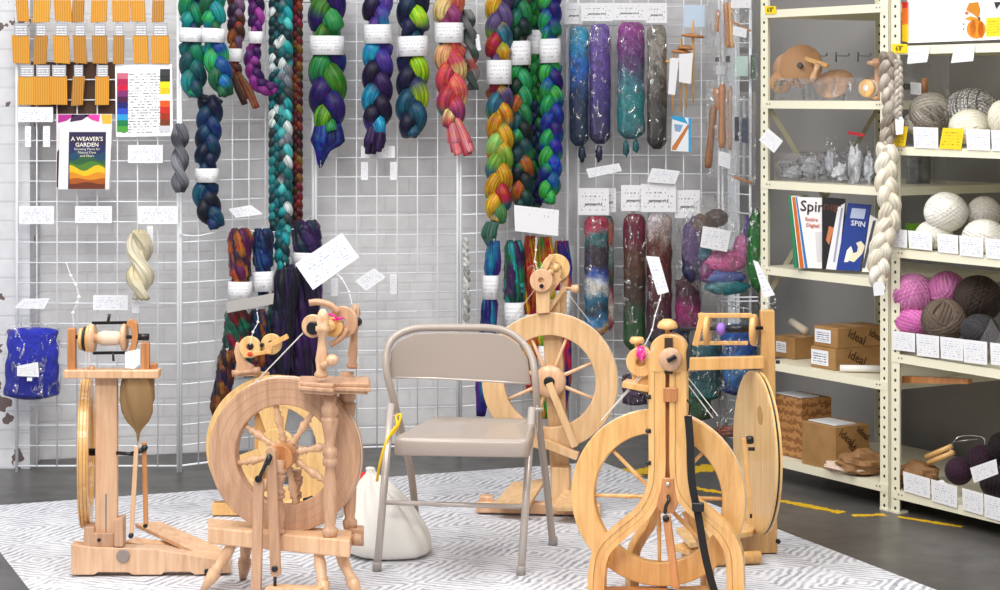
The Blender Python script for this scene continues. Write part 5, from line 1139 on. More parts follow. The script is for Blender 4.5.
toolbag('long clear bag of brown wooden pieces with a white tag', (706, 80, 734, 178), [('rod', 722, 84, 722, 148, 4, W_DEEP), ('rod', 714, 105, 708, 168, 4, wood('brown wood', '#9a6a44', '#7a4c2c')), ('rod', 730, 86, 730, 150, 2.2, W_TAN), ('rod', 716, 88, 719, 110, 3.5, W_DEEP)], lab=((719, 151), (731, 154), (730, 169), (718, 165)), off=.11)
toolbag('long clear bag of slim tubes with dark blue bands', (730, 92, 756, 185), [('rod', 737, 96, 737, 178, 1.6, '#b9bdc2'), ('rod', 744, 96, 744, 182, 1.6, '#a9adb5'), ('box', 735, 117, 739, 141, 1, '#1c2230'), ('box', 742, 118, 748, 143, 1, '#2c3a54'), ('rod', 732, 176, 752, 183, 1.6, W_DEEP)], off=.07)
# bent wire arm
m = MB()
for dy in (0, 4): m.tube(smooth_path([P(703+dy, 286+dy*.5, gridY(705)-.02), P(712+dy, 291+dy, gridY(712)-.10), P(720+dy, 297+dy, gridY(720)-.18), P(758, 297+dy, gridY(745)-.18)], 5), .0035, 7)
m.tube([P(704, 285, gridY(705)), P(704, 292, gridY(705))], .004, 6); tag(m.build('arm_hook', WIRE, base=True), 'bent white wire arm sticking out below the big clear bag', 'hook')
m = MB(); m.tube(smooth_path([P(180, 234, gridY(190)-.01), P(184, 235, gridY(190)-.12), P(196, 236, 8.45), P(212, 233, 8.5), P(226, 230, gridY(230)-.05)], 5), .003, 6); tag(m.build('arm_hook', WIRE, base=True), 'thin white wire arm level with the foot of the navy braid', 'hook')
m = MB(); m.tube(smooth_path([P(241, 229, gridY(241)-.1), P(262, 232, gridY(262)-.13), P(284, 231, 8.72), P(305, 226, 8.78)], 5), .003, 6); tag(m.build('arm_hook', WIRE, base=True), 'white wire arm carrying the hanks behind the turned wheel', 'hook')
# ------------------------------------------------------------ steel shelving
SP = Plane(890, 7.71, 59.1)
E_, NB_ = SP.e, SP.nb            # e: along the front towards the camera; nb: into the shelf
UPV = Vector((0, 0, 1)); DEP = .64
CREAM = plain('cream enamel', '#ece7cf', .45, coat=.25)
def mat_perf():
    m, nt, b = newmat('perforated cream steel'); tc = N(nt, 'ShaderNodeTexCoord'); sp = N(nt, 'ShaderNodeSeparateXYZ'); nt.links.new(tc.outputs['UV'], sp.inputs[0])
    def M(op, a, c=None):
        x = N(nt, 'ShaderNodeMath', operation=op)
        for i, q in enumerate((a, c)):
            if q is None: continue
            if isinstance(q, (int, float)): x.inputs[i].default_value = q
            else: nt.links.new(q, x.inputs[i])
        return x.outputs[0]
    du = M('MULTIPLY', M('SUBTRACT', sp.outputs[0], .5), .046); dv = M('MULTIPLY', M('SUBTRACT', M('FRACT', M('DIVIDE', sp.outputs[1], .036)), .5), .036)
    d = M('ADD', M('MULTIPLY', du, du), M('MULTIPLY', dv, dv)); msk = M('LESS_THAN', d, .0062**2)
    mx = N(nt, 'ShaderNodeMix', data_type='RGBA'); mx.inputs[6].default_value = hexc('#ece7cf'); mx.inputs[7].default_value = hexc('#3c3a34'); nt.links.new(msk, mx.inputs[0]); nt.links.new(mx.outputs[2], b.inputs['Base Color']); b.inputs['Roughness'].default_value = .45
    return m
PERF = mat_perf()
def post(root, xy, se, sn, zt=2.15):
    """angle post: corner at xy, flanges along se*E and sn*NB"""
    m = MB(); t = .0025; w = .046
    for d, wd, uu in ((E_*se, w, NB_*sn*t), (NB_*sn, w, E_*se*t)):
        a = xy.copy(); b = a+d*wd; vs = [a, b, b+UPV*zt, a+UPV*zt]; vs += [v+uu for v in vs]
        m.add(vs, [(0, 1, 2, 3), (7, 6, 5, 4), (0, 4, 5, 1), (1, 5, 6, 2), (2, 6, 7, 3), (3, 7, 4, 0)], None, [(0, 0), (1, 0), (1, zt), (0, zt)]*2)
    pst = m.build('post', PERF, root)
    m = MB(); m.obox(xy+E_*se*.02+NB_*sn*.02+UPV*.004, E_*.024, NB_*.024, UPV*.004); m.build('foot_plate', CREAM, pst)
def unit(label, pL, pR, shelves, brace):
    root = thing('shelving_unit', label, 'shelf', (pL+pR)/2+NB_*DEP/2, 'cream steel shelving units')
    post(root, pL, 1, 1); post(root, pR, -1, 1); post(root, pL+NB_*DEP, 1, -1); post(root, pR+NB_*DEP, -1, -1)
    L = (pR-pL).length
    for z in shelves:
        m = MB(); c = (pL+pR)/2+NB_*DEP/2; lip = .031; L2 = L/2-.004
        m.obox(c+UPV*(z-.0015), E_*L2, NB_*(DEP/2-.004), UPV*.0015)
        m.obox(pL.lerp(pR, .5)+NB_*.0-E_*0+UPV*(z-lip/2)-NB_*.001, E_*L2, NB_*.0012, UPV*lip/2)
        m.obox(pL.lerp(pR, .5)+NB_*(DEP-.006)+UPV*(z-lip/2), E_*L2, NB_*.0012, UPV*lip/2)
        for q, sg in ((pL, 1), (pR, -1)): m.obox(q+E_*sg*.006+NB_*DEP/2+UPV*(z-lip/2), E_*.0012, NB_*(DEP/2-.006), UPV*lip/2)
        m.obox(pL.lerp(pR, .5)+NB_*.008+UPV*(z-lip+.001), E_*L2, NB_*.009, UPV*.001)
        shf = m.build('shelf', CREAM, root)
        m = MB()
        for q, sg in ((pL, 1), (pR, -1)):
            for k in (.045, .062): m.lathe([(.0035, 0), (.0035, .002)], q+E_*sg*k+UPV*(z-.013)-NB_*.002, -NB_, 8)
        m.build('rivet', flat('#8d8a7c', .4), shf)
    for q in brace:
        for (za, zb_) in ((1.50, .72), (.72, 1.50)):
            m = MB(); m.bar(q+NB_*.02+UPV*za, q+NB_*(DEP-.02)+UPV*zb_, .022, .002, E_); m.build('cross_brace', flat('#d8d2b4', .5), root)
    return root
fp = lambda px: SP(px, 300, 0)
def fxy(px, d=0): p = SP(px, 300, d); return Vector((p.x, p.y, 0))
zL = [SP(886, y, 0).z for y in (3.5, 101, 187.5, 280, 382, 484)]
zR = [SP(898, y, 0).z for y in (46, 146.5, 249, 354, 490.5)]
pLL, pLR = fxy(760.5), fxy(888.5); pRL = fxy(891); pRR = pRL+E_*.92
unit('cream steel shelving unit on the left, holding cardboard boxes and magazines', pLL, pLR, zL, [pLL+E_*.01, ])
unit('cream steel shelving unit on the right edge, holding yarn balls and price cards', pRL, pRR, zR, [])
# yellow size tags on the uprights
for (q, lab, s_) in ((R_(765, 6, 776, 14), 'small yellow number tag at the top of the left shelf post', "6'8\""), (R_(892, 44, 907, 53), 'small yellow number tag on the right unit top shelf corner', "6'8\"")):
    pts = [SP(x, y, -.006) for x, y in q]; root = thing('shelf_tag', lab, 'tag', pts[3]); m = MB(); m.slab(pts, NB_*.001); m.build('tag_plate', flat('#f4d417', .5), root)
    text(root, s_, (pts[0]+pts[2])/2-NB_*.0015, .026, '#2c2a20', M3=Matrix(((E_.x, 0, -NB_.x), (E_.y, 0, -NB_.y), (0, 1, 0))))

KR = printed('carton label', base='#e9ebf0', ink='#4a5470', rows=6, dens=.45, top=.1)
def kraft(name, c1, c2, pr=None):
    m, nt, b = newmat(name); tc = N(nt, 'ShaderNodeTexCoord'); n = N(nt, 'ShaderNodeTexNoise', Scale=14, Detail=4); nt.links.new(tc.outputs['Object'], n.inputs['Vector'])
    r = ramp(nt, [(.3, c2), (.7, c1)]); nt.links.new(n.outputs['Fac'], r.inputs[0]); nt.links.new(r.outputs[0], b.inputs['Base Color']); b.inputs['Roughness'].default_value = .75; return m
KRAFT = kraft('brown cardboard', '#ab8150', '#96703f')
def carton(label, px, d, z, w, dp, h, lab=None, mat=KRAFT, name='cardboard_box', marks=None, yaw=0, open_=False, sheet=None):
    """box on a shelf: front left corner above column px, d behind the front edge"""
    o = fxy(px, d)+UPV*(z+.001); e, nb = E_, NB_
    if yaw:
        Rm = Matrix.Rotation(math.radians(yaw), 3, 'Z'); e = Rm @ e; nb = Rm @ nb
    root = thing(name, label, 'box', o+e*w/2+nb*dp/2, 'boxes on the left shelving unit')
    m = MB(); m.obox(o+e*w/2+nb*dp/2+UPV*h/2, e*w/2, nb*dp/2, UPV*h/2); m.build('box_body', mat, root, bevel=.002)
    m = MB(); m.obox(o+e*w/2+nb*dp/2+UPV*(h+.0006), e*w/2*.99, nb*.022, UPV*.0005); m.build('packing_tape', flat('#b98f5e', .25), root)
    if lab:   # label on the front face: u0,u1,v0,v1
        m = MB(); u0, u1, v0, v1 = lab; m.slab([o+e*w*u0+UPV*h*v1-nb*.0012, o+e*w*u1+UPV*h*v1-nb*.0012, o+e*w*u1+UPV*h*v0-nb*.0012, o+e*w*u0+UPV*h*v0-nb*.0012], nb*.001, True); m.build('label', KR, root)
    if marks:
        M3 = Matrix((( (nb).x, 0, e.x), (nb.y, 0, e.y), (0, 1, 0)))
        for (t, u, v, sz) in marks: text(root, t, o+e*(w+.0012)+nb*dp*u+UPV*h*v, sz, '#4a3018', M3=M3 @ Matrix.Rotation(math.radians(-38 if h > .12 else -25), 3, 'Z'), bold=.0006, name='printed_mark')
    if sheet:
        m = MB(); m.obox(o+e*w*.5+nb*dp*.4+UPV*(h+.004), e*w*.4, nb*dp*.3, UPV*.002); m.build('paper_sheet', flat(sheet, .5), root)
    return root
carton('small cardboard box left on the fifth shelf, before the paper roll', 774, .12, zL[4], .13, .13, .085, (.12, .6, .25, .75))
carton('lower of two stacked cardboard boxes on the fifth shelf', 811, .04, zL[4], .145, .24, .082, (.02, .72, .15, .85), marks=[('ideal', .45, .5, .05)])
carton('upper of two stacked cardboard boxes on the fifth shelf', 814, .05, zL[4]+.083, .14, .24, .078, (.05, .72, .2, .85), marks=[('ideal', .4, .5, .05), ('ideal', .8, .5, .04)])
def mat_weave():
    m, nt, b = newmat('zigzag printed carton'); tc = N(nt, 'ShaderNodeTexCoord'); wv = N(nt, 'ShaderNodeTexWave', Scale=9, Distortion=5, Detail=2); wv.inputs['Detail Scale'].default_value = 6
    wv.bands_direction = 'Z'; nt.links.new(tc.outputs['Object'], wv.inputs['Vector']); r = ramp(nt, [(.35, '#8a5a30'), (.6, '#b4814c')]); nt.links.new(wv.outputs['Fac'], r.inputs[0]); nt.links.new(r.outputs[0], b.inputs['Base Color']); b.inputs['Roughness'].default_value = .75; return m
carton('tall zigzag-patterned brown box at the left of the bottom shelf', 770, .06, zL[5], .20, .15, .235, mat=mat_weave(), name='patterned_box', sheet='#d8dbe2')
carton('big cardboard box with dark print in the middle of the bottom shelf', 802, .01, zL[5], .20, .17, .165, marks=[('ideal', .32, .74, .045), ('ideal', .6, .42, .045), ('ideal', .8, .8, .038)], sheet='#dfe1e6')
# crumpled brown paper, white roll, dowels
def onshelf(px, d, z): return fxy(px, d)+UPV*z
def crumple(label, px, d, z, rx, ry, rz, col, name='paper_wrap', seed=1, cat='paper'):
    m = MB(); c = onshelf(px, d, z)+UPV*rz*.9; m.blob(c, rx, ry, rz, 26, 16, amp=.34, fr=2.0, seed=seed, axes=(E_, NB_, UPV)); m.sm = [False]*len(m.sm)
    for v in m.v: v.z = max(v.z, z+.001)
    return tag(m.build(name, kraft('crumpled '+col, col, col), base=True), label, cat)
crumple('crumpled brown paper bag beside the middle post on the bottom shelf', 862, .06, zL[5], .08, .10, .05, '#946c46', seed=2)
crumple('pale pink tissue paper in front of the big cardboard box', 845, .025, zL[5], .11, .05, .022, '#d9c2b0', seed=3)
m = MB(); m.tube([onshelf(840, .03, zL[4]+.016), onshelf(880, .14, zL[4]+.018)], .013, 14); tag(m.build('paper_roll', flat('#e6e4e2', .6), base=True), 'white paper roll lying in front of the stacked cardboard boxes', 'roll')
m = MB(); m.tube([onshelf(792, .30, zL[4]+.12), onshelf(806, .24, zL[4]+.10)], .016, 12); tag(m.build('paper_roll', flat('#dccdb8', .6), base=True), 'cream tube poking up behind the small cardboard box', 'roll')
# magazines on the fourth shelf
def book(label, quad, d, th, col, art=(), txt=None, name='magazine', colr=None):
    Yp = Plane(835, SP(835, 250, d).y, 22); pts = [Yp(x, y) for x, y in quad]
    root = thing(name, label, 'magazine', (pts[2]+pts[3])/2, 'magazines and books on the fourth shelf')
    m = MB(); m.slab(pts, Yp.nb*th); cov = m.build('cover', flat(col, .35, coat=.3), root)
    for i, (c_, q) in enumerate(art): m = MB(); m.slab([Yp(x, y, -.0006-.0003*i) for x, y in q], Yp.nb*.0008); m.build('cover_art', flat(c_, .35), cov)
    if txt:
        for (t, x, y, sz, c_, rot) in txt:
            cz, sn_ = math.cos(rot), math.sin(rot); ex = Yp.e*cz+UPV*sn_; uy = -Yp.e*sn_+UPV*cz
            text(root, t, Yp(x, y, -.003), sz, c_, M3=Matrix(((ex.x, uy.x, -Yp.nb.x), (ex.y, uy.y, -Yp.nb.y), (ex.z, uy.z, -Yp.nb.z))), align='LEFT', bold=.0005)
    return root
book('thin green magazine edge at the left end of the fourth shelf row', ((788, 196), (791, 196), (798, 268), (794, 268)), .06, .16, '#1f7a4c')
book('blue and orange striped magazine spine in the fourth shelf row', ((791, 196), (798, 197), (808, 268), (799, 268)), .055, .16, '#e8e4de', (('#c8641c', ((792, 197), (795, 197), (804, 268), (800, 268))), ('#2a78c0', ((795.5, 197), (797.5, 197), (807.5, 268), (805, 268)))))
book('white spinning magazine with dark title letters', ((797, 197), (829, 198), (833, 269), (808, 268)), .045, .008, '#efeceb', (('#d8d4d6', ((815, 232), (824, 232), (827, 262), (817, 262))),), (('Spin', 800, 206, .058, '#2a1a1c', -.05), ('Retire', 805, 219, .02, '#c87a6a', -.05), ('Digital', 806, 225, .02, '#c87a6a', -.05)))
book('black magazine with a slanting white title strip', ((822, 197), (845, 199), (846, 270), (822, 269)), .03, .008, '#141013', (('#c87a4a', ((829, 226), (834, 228), (829, 245), (826, 240))), ('#5a3422', ((833, 205), (843, 206), (841, 214), (834, 212)))), (('ner', 823, 206, .05, '#5a2c20', -.05),))
book('white-edged book leaning between the black and the blue one', ((838, 207), (845, 203), (838, 270), (826, 269)), .028, .012, '#e7e6ea', (('#9aa0b0', ((841, 208), (843, 208), (835, 262), (833, 262))),))
book('royal blue book with a cream curl, leaning right on the fourth shelf', ((848, 203), (871, 205), (860, 271), (836, 270)), .02, .012, '#1b3a8c', (('#e8e0c0', ((856, 243), (861, 241), (865, 246), (862, 254), (854, 262), (847, 260), (850, 254), (857, 252), (858, 247))), ('#f2eedc', ((847, 250), (851, 246), (853, 252), (848, 262), (844, 262))), ('#b8c4e0', ((852, 208), (866, 209), (864, 219), (850, 218)))), (('SPIN', 851, 223, .028, '#dfe4f2', -.1),))
book('white book with a green leaf picture at the right of the row', ((870, 215), (883, 222), (878, 272), (862, 272)), .01, .01, '#eceae6', (('#1f6a4c', ((869, 262), (875, 258), (879, 266), (871, 268))), ('#4a4c52', ((873, 221), (876, 220), (865, 268), (862, 268)))))
# second shelf: wooden discs and a clear tray
root = thing('wheel_part_bundle', 'tan wooden discs and arm leaning in the clear tray on the second shelf', 'wooden part', onshelf(790, .2, zL[1]+.01))
Tn = plain('tan wood', '#c4946a', .5, var=.1, vscale=20); q = SP
m = MB(); m.lathe([(.003, -.006), (.085, -.005), (.088, 0), (.085, .006), (.003, .007)], SP(801, 66, .22), Vector((-.35, -.9, .15)), 32); m.build('wooden_disc', Tn, root)
m = MB(); m.disc(SP(800, 65.5, .195), Vector((-.35, -.9, .15)), .012, .014, 16); m.build('disc_hole', BLACK, root)
m = MB(); m.lathe([(.003, -.006), (.06, -.005), (.063, 0), (.06, .006), (.003, .007)], SP(787, 68, .26), Vector((-.5, -.8, .1)), 28); m.build('wooden_disc', W_TAN, root)
m = MB(); m.lathe([(.003, -.006), (.045, -.005), (.048, 0), (.045, .006), (.003, .007)], SP(781, 82, .18), Vector((-.4, -.9, .1)), 28); m.build('wooden_disc', Tn, root)
m = MB(); m.disc(SP(780.5, 83, .172), Vector((-.4, -.9, .1)), .010, .012, 16); m.build('disc_hole', BLACK, root)
m = MB(); m.bar(SP(806, 59, .2), SP(828, 66, .2), .018, .02); m.build('wooden_arm', W_GOLD, root, bevel=.003)
m = MB(); m.turned(SP(812, 82, .15), SP(818, 64, .16), [(0, .012), (.3, .015), (.6, .01), (1, .014)], 12); m.build('wooden_peg', W_LT, root)
m = MB(); m.lathe([(.03, -.004), (.08, -.004), (.08, .004), (.03, .004)], SP(834, 84, .2), Vector((-.3, -.6, .7)), 30); m.build('wooden_ring', W_TAN, root)
def tray(label, x0, x1, d0, d1, z, h, name='clear_tray', items=None):
    a, b = fxy(x0, d0), fxy(x1, d0); L = (b-a).length; root = thing(name, label, 'tray', (a+b)/2+NB_*(d1-d0)/2+UPV*z); t = .002; c = (a+b)/2+NB_*(d1-d0)/2
    m = MB(); D = d1-d0
    m.obox(c+UPV*(z+.003), E_*L/2, NB_*D/2, UPV*.0015)
    m.obox((a+b)/2+UPV*(z+.003+h/2), E_*L/2, NB_*t/2, UPV*h/2); m.obox((a+b)/2+NB_*D+UPV*(z+.003+h/2), E_*L/2, NB_*t/2, UPV*h/2)
    m.obox(a+NB_*D/2+UPV*(z+.003+h/2), E_*t/2, NB_*D/2, UPV*h/2); m.obox(b+NB_*D/2+UPV*(z+.003+h/2), E_*t/2, NB_*D/2, UPV*h/2)
    m.one = True; m.build('tray_walls', PLAS2, root)
    m = MB()
    for k in (1/3, 2/3): m.obox(a+E_*L*k+NB_*D/2+UPV*(z+.003+h/2), E_*t/2, NB_*D/2, UPV*h/2*.95)
    m.build('divider', PLAS2, root); return root
tray('clear divided tray on the second shelf holding wooden parts', 774, 862, .03, .30, zL[1], .085)
tray('clear divided tray on the third shelf full of bagged pieces', 774, 872, .03, .32, zL[2], .11)
m = MB(); c = SP(866, 88, .05); axr = Vector((-.6, -.75, .1)).normalized(); m.lathe([(.012, 0), (.032, 0), (.034, .004), (.034, .012), (.018, .016), (.018, .06), (.034, .064), (.034, .075), (.012, .076)], c, -axr, 26); rt = thing('wooden_spool', 'round wooden spool with a white label near the middle post on the second shelf', 'spool', c); m.build('spool_body', W_GOLD, rt)
m = MB(); m.lathe([(.0345, .0), (.0345, .04)], c-axr*.018, -axr, 26); m.disc(c+axr*.001, axr, .012, .004, 16); m.build('spool_core', flat('#dcdad6', .5), rt)
m = MB(); m.turned(onshelf(878, .10, zL[1]+.004), onshelf(878, .10, zL[1]+.16), [(0, .03), (.08, .03), (.1, .012), (.5, .016), (.8, .012), (.85, .04), (.93, .042), (.95, .02), (1, .02)], 22); tag(m.build('wooden_spindle_top', W_TAN, base=True), 'upright turned wooden piece beside the middle post on the second shelf', 'wooden part')
# wire hooks on the wall side of the second shelf
for x in (814, 836, 858):
    m = MB(); m.tube(smooth_path([SP(x, 55.5, .5), SP(x+12, 56, .35), SP(x+12.5, 53, .34)], 3), .0022, 6); m.tube([SP(x, 52, .5), SP(x, 62, .5)], .003, 6); tag(m.build('wire_hook', flat('#5c5c62', .4), base=True), {814: 'left', 836: 'middle', 858: 'right'}[x]+' dark wire hook above the tray on the second shelf', 'hook', 'wire hooks')
# plastic-wrapped bits in the third shelf tray
rnd = random.Random(4)
bits = [('grey plastic-wrapped piece at the left end of the third shelf tray', 796, 168, 16, 10, '#c0c2c8'), ('clear bagged piece second from the left in the third shelf tray', 812, 162, 12, 13, '#b8b8c0'), ('tall clear bag of grey parts standing in the third shelf tray', 832, 152, 8, 18, '#a9abb3'), ('clear bag with a red printed edge in the third shelf tray', 855, 150, 9, 19, '#d4d5da'), ('white bagged piece in the middle of the third shelf tray', 843, 166, 14, 12, '#e2e3e6'), ('pale bagged piece beside the middle post on the third shelf', 869, 158, 8, 20, '#cfd1d6'), ('low brownish bagged piece in the third shelf tray', 783, 176, 7, 7, '#a8937c')]
for i, (lab, x, y, rx, ry, c_) in enumerate(bits):
    dpt = .12+.02*(i % 3); s = F/SP(x, y, dpt).y; c = SP(x, y, dpt); hz = max(ry/s, (c.z-zL[2]-.006)); rt = thing('parts_bag', lab, 'packet', Vector((c.x, c.y, zL[2]+.006)), 'bagged parts on the third shelf')
    m = MB(); m.blob(Vector((c.x, c.y, zL[2]+.008+hz*.55)), rx/s*.75, .03, hz*.5, 16, 10, amp=.6, fr=2.5, seed=i+3); m.sm = [False]*len(m.sm); m.build('contents', flat(c_, .4), rt)
    m = MB(); m.blob(Vector((c.x, c.y, zL[2]+.008+hz*.75)), rx/s*1.1, .045, hz*.8, 18, 12, amp=.8, fr=2.2, seed=i+9); 
    for v in m.v: v.z = max(v.z, zL[2]+.008)
    m.build('clear_bag', PLAS, rt)
    if 'red' in lab: m = MB(); m.slab([SP(a, b, .10) for a, b in ((848, 131), (865, 134), (864, 137), (848, 134))], NB_*.001); m.build('red_edge', flat('#c0283a'), rt)
# top shelf of the right unit: poster with pumpkins
def sq(pts, d): return [SP(x, y, d) for x, y in pts]
root = thing('poster', 'white poster with autumn pumpkins leaning on the right unit top shelf', 'poster', SP(950, 43, .05))
m = MB(); m.slab(sq(((907, -30), (1040, -42), (1040, 38), (907, 43)), .05), NB_*.006); m.build('sheet', flat('#f6f7fa', .5), root)
for i, (c_, q_) in enumerate((('#d42a2a', ((899, 2), (904, 2), (904, 8), (899, 8))), ('#ee7a1c', ((899, 8), (904, 8), (904, 24), (899, 25))), ('#f4cf1c', ((899, 25), (904, 24), (904, 42), (899, 41))))):
    m = MB(); m.slab(sq([(x+3, y) for x, y in q_], .040), NB_*.004); m.build('colour_edge', flat(c_, .5), root)
def fan(cx, cy, rx, ry, n=18, a0=0): return [(cx+rx*math.cos(2*PI*k/n), cy+ry*math.sin(2*PI*k/n)) for k in range(n)]
for c_, q_ in (('#e8861c', fan(976, 29, 9.5, 9.5)), ('#f2a03a', fan(973, 28, 3, 8.5)), ('#dd7412', fan(981, 29.5, 3, 8.5)), ('#c8801c', ((969, 3), (978, 2), (980, 10), (978, 18), (973, 14), (966, 10))), ('#e8921c', ((964, 19), (970, 16), (980, 19), (974, 21))), ('#e8641c', fan(966.5, 13, 1.6, 1.6, 10)), ('#2a2a30', ((994, 2), (1001, 2), (996, 9))), ('#6a5a30', ((978, 17), (980, 17), (980, 21), (978, 21))), ('#c4d0de', ((930, 22), (958, 21.3), (958, 22), (930, 22.7))), ('#3a3a40', fan(963.5, 24, .8, .8, 8)), ('#3a3a40', fan(963.5, 29, .8, .8, 8))):
    m = MB(); m.slab(sq(q_, .049-.0004*len(c_)), NB_*.0008); m.build('printed_pumpkin' if c_ in ('#e8861c', '#f2a03a', '#dd7412') else 'printed_shape', flat(c_, .5), root)
tagq = lambda label, q_, d, mat=None, name='price_card', cat='label', group='price cards on the right unit': None
def scard(label, q_, d=-.008, mat=None, name='price_card', group='price cards on the right shelving unit', cat='label'):
    pts = sq(q_, d); m = MB(); m.slab(pts, NB_*.0012, True); return tag(m.build(name, mat or CARD, base=True), label, cat, group)
scard('yellow card at the right edge in front of the pumpkin poster', ((986, 18), (1001, 17), (1001, 36), (986, 37)), mat=CARDY)
scard('white card hanging from the top shelf, left of two', ((909, 48), (930, 46), (927, 62), (907, 64)))
scard('white card hanging from the top shelf, right of two', ((954, 47), (975, 45), (973, 61), (951, 63)))
# row cards
rowsC = [(126, [('yellow card tucked behind the hanging braid tag on the second shelf', 889, 908, 1, 20), ('white card left in the second shelf row', 913, 938, 0, 21), ('yellow card in the middle of the second shelf row', 940, 964, 1, 21), ('white card right of the yellow one on the second shelf row', 966, 990, 0, 21), ('white card cut by the picture edge on the second shelf row', 991, 1012, 0, 21)], .04),
         (229, [('white card leftmost in the third shelf row', 883, 907, 0, 18), ('white card second in the third shelf row', 908, 932, 0, 18), ('white card third in the third shelf row', 937, 958, 0, 19), ('white card fourth in the third shelf row', 959, 983, 0, 20), ('white card fifth in the third shelf row', 985, 1010, 0, 20)], .10),
         (331, [('white card leftmost below the pink yarn balls', 892, 915, 0, 19), ('white card second in the row below the pink yarn balls', 916, 939, 0, 22), ('white card third in the row below the yarn balls', 940, 963, 0, 22), ('white card below the dark grey yarn ball', 963, 987, 0, 23), ('white card cut by the picture edge in the yarn ball row', 990, 1012, 0, 22)], .12),
         (469, [('white card leftmost on the bottom shelf of the right unit', 903, 930, 0, 20), ('white card second on the bottom shelf of the right unit', 931, 957, 0, 22), ('white card third on the bottom shelf of the right unit', 962, 983, 0, 22), ('white card fourth on the bottom shelf, right of the dark gap', 984, 1008, 0, 23)], .28)]
for y0, its, sl in rowsC:
    for lab, xa, xb, yel, h in its:
        ya = y0+(xa-895)*sl; yb = y0+(xb-895)*sl
        if yel: q_ = ((xa+3, ya), (xb, yb), (xb-3, yb+h), (xa-1, ya+h))
        else: q_ = ((xa, ya), (xb, yb), (xb, yb+h), (xa+1, ya+h))
        scard(lab, q_, mat=CARDY if yel else None)
# yarn balls
def ball(label, x, y, rx, ry, d, cols, seed=1, n=11, wr=.0088, name='yarn_ball', shelfz=None, group='yarn balls on the right shelving unit', mat=None, fat=4):
    c = SP(x, y, d); s = F/c.y; RX, RZ = rx/s, ry/s; rnd = random.Random(seed); cl = pal(cols)
    if shelfz is not None and c.z-RZ < shelfz: c.z = shelfz+RZ+.001
    root = thing(name, label, 'yarn ball', c-UPV*RZ, group); m = MB(); m.blob(c, RX*.93, RX*.93, RZ*.93, 20, 12, colf=lambda q: cl[0])
    for g in range(n):
        a = Vector((rnd.gauss(0, 1), rnd.gauss(0, 1), rnd.gauss(0, 1))).normalized(); u = a.orthogonal().normalized(); v = a.cross(u); col = rnd.choice(cl)
        for k in range(fat):
            of = (k-(fat-1)/2)*wr*1.5; rr_ = max(.2, 1-(of/RX)**2)**.5; K = 30
            ring_ = [Vector(((u*math.cos(t)+v*math.sin(t))*rr_*(.965+.03*(g/n))+a*of/RX)) for t in [2*PI*i/K for i in range(K)]]
            m.tube([c+Vector((p.x*RX, p.y*RX, p.z*RZ)) for p in ring_], wr, 5, [mixc(col, rnd.choice(cl), .3)]*K, closed=True)
    m.build('wound_yarn', mat or YARN, root); return root
ball('grey and brown striped roving ball on the second shelf of the right unit', 931, 113, 20, 19, .085, '#9c9488 #6a6258 #b8b2a6 #8a8074', 2, shelfz=zR[1])
ball('large grey and white roving ball behind the cream one', 972, 113, 27, 23, .20, '#d8d6d2 #8e8c8a #5a5856 #e9e6e0 #b8b4ae', 3, n=12, fat=9, shelfz=zR[1])
ball('cream roving ball in front on the second shelf', 970, 127, 19, 16, .10, '#f1ecdc #e9e3d0', 4, shelfz=zR[1])
ball('cream roving ball cut by the picture edge on the second shelf', 1002, 118, 12, 16, .12, '#f1ecdc #e6dcc8', 5, shelfz=zR[1])
ball('small striped skein end at the left of the second shelf', 913, 124, 8, 9, .05, '#cfcabf #8a8478', 6, n=8, shelfz=zR[1])
ball('big white roving ball on the third shelf', 946, 212, 20, 18, .10, '#f4f1e8 #ebe6da #faf8f2', 7, shelfz=zR[2]+.07)
ball('bag-wrapped off-white ball beside the big white one', 984, 213, 15, 15, .22, '#d2cdc4 #bdb6ab', 8, shelfz=zR[2]+.06)
ball('low white ball left on the third shelf', 934, 235, 17, 13, .08, '#f1eee4 #e6e0d2', 9, shelfz=zR[2])
ball('low white ball right on the third shelf', 984, 237, 20, 16, .12, '#f6f3ea #eae6da', 10, shelfz=zR[2])
ball('large orchid pink ball at the left of the fourth shelf', 913, 295, 20, 20, .075, '#d883b8 #c468a4 #e6a0cc #cc74ae', 11, shelfz=zR[3]+.05)
ball('orchid pink ball in the middle behind the brown one', 947, 290, 17, 17, .15, '#cc70ac #b85c98 #e090c0', 12, shelfz=zR[3]+.07)
ball('low pale pink ball at the left behind the price cards', 914, 322, 17, 14, .06, '#e88ac8 #d66ab2', 13, shelfz=zR[3])
ball('large dark brown ball at the right of the fourth shelf', 978, 299, 23, 22, .18, '#3a2c28 #2a1f1c #4a3a34', 14, shelfz=zR[3]+.03)
ball('taupe brown ball in front of the dark brown one', 944, 320, 21, 20, .06, '#6a5a4e #54463c #7c6c5e', 15, shelfz=zR[3])
ball('dark charcoal ball partly in a plastic sheet', 980, 331, 17, 15, .08, '#3e3c40 #2c2a2e', 16, shelfz=zR[3])
ball('dark plum ball left on the bottom shelf of the right unit', 959, 471, 12, 12, .10, '#3a1830 #2a1024', 17, n=10, shelfz=zR[4]+.02)
ball('dark plum ball behind the tilted white card', 983, 461, 15, 14, .16, '#34142c #220c1e', 18, n=10, shelfz=zR[4]+.05)
ball('near-black ball at the picture edge above the bottom shelf', 1002, 447, 12, 13, .16, '#1c1418 #120c10', 19, n=10, shelfz=zR[4]+.1)
ball('dark ball behind the third bottom shelf card', 996, 483, 14, 13, .12, '#2a1a26 #1c1018', 20, n=10, shelfz=zR[4])
scard('white tilted card with a stamp leaning on the dark plum ball', ((970, 468), (996, 459), (998, 474), (974, 483)), d=.0)
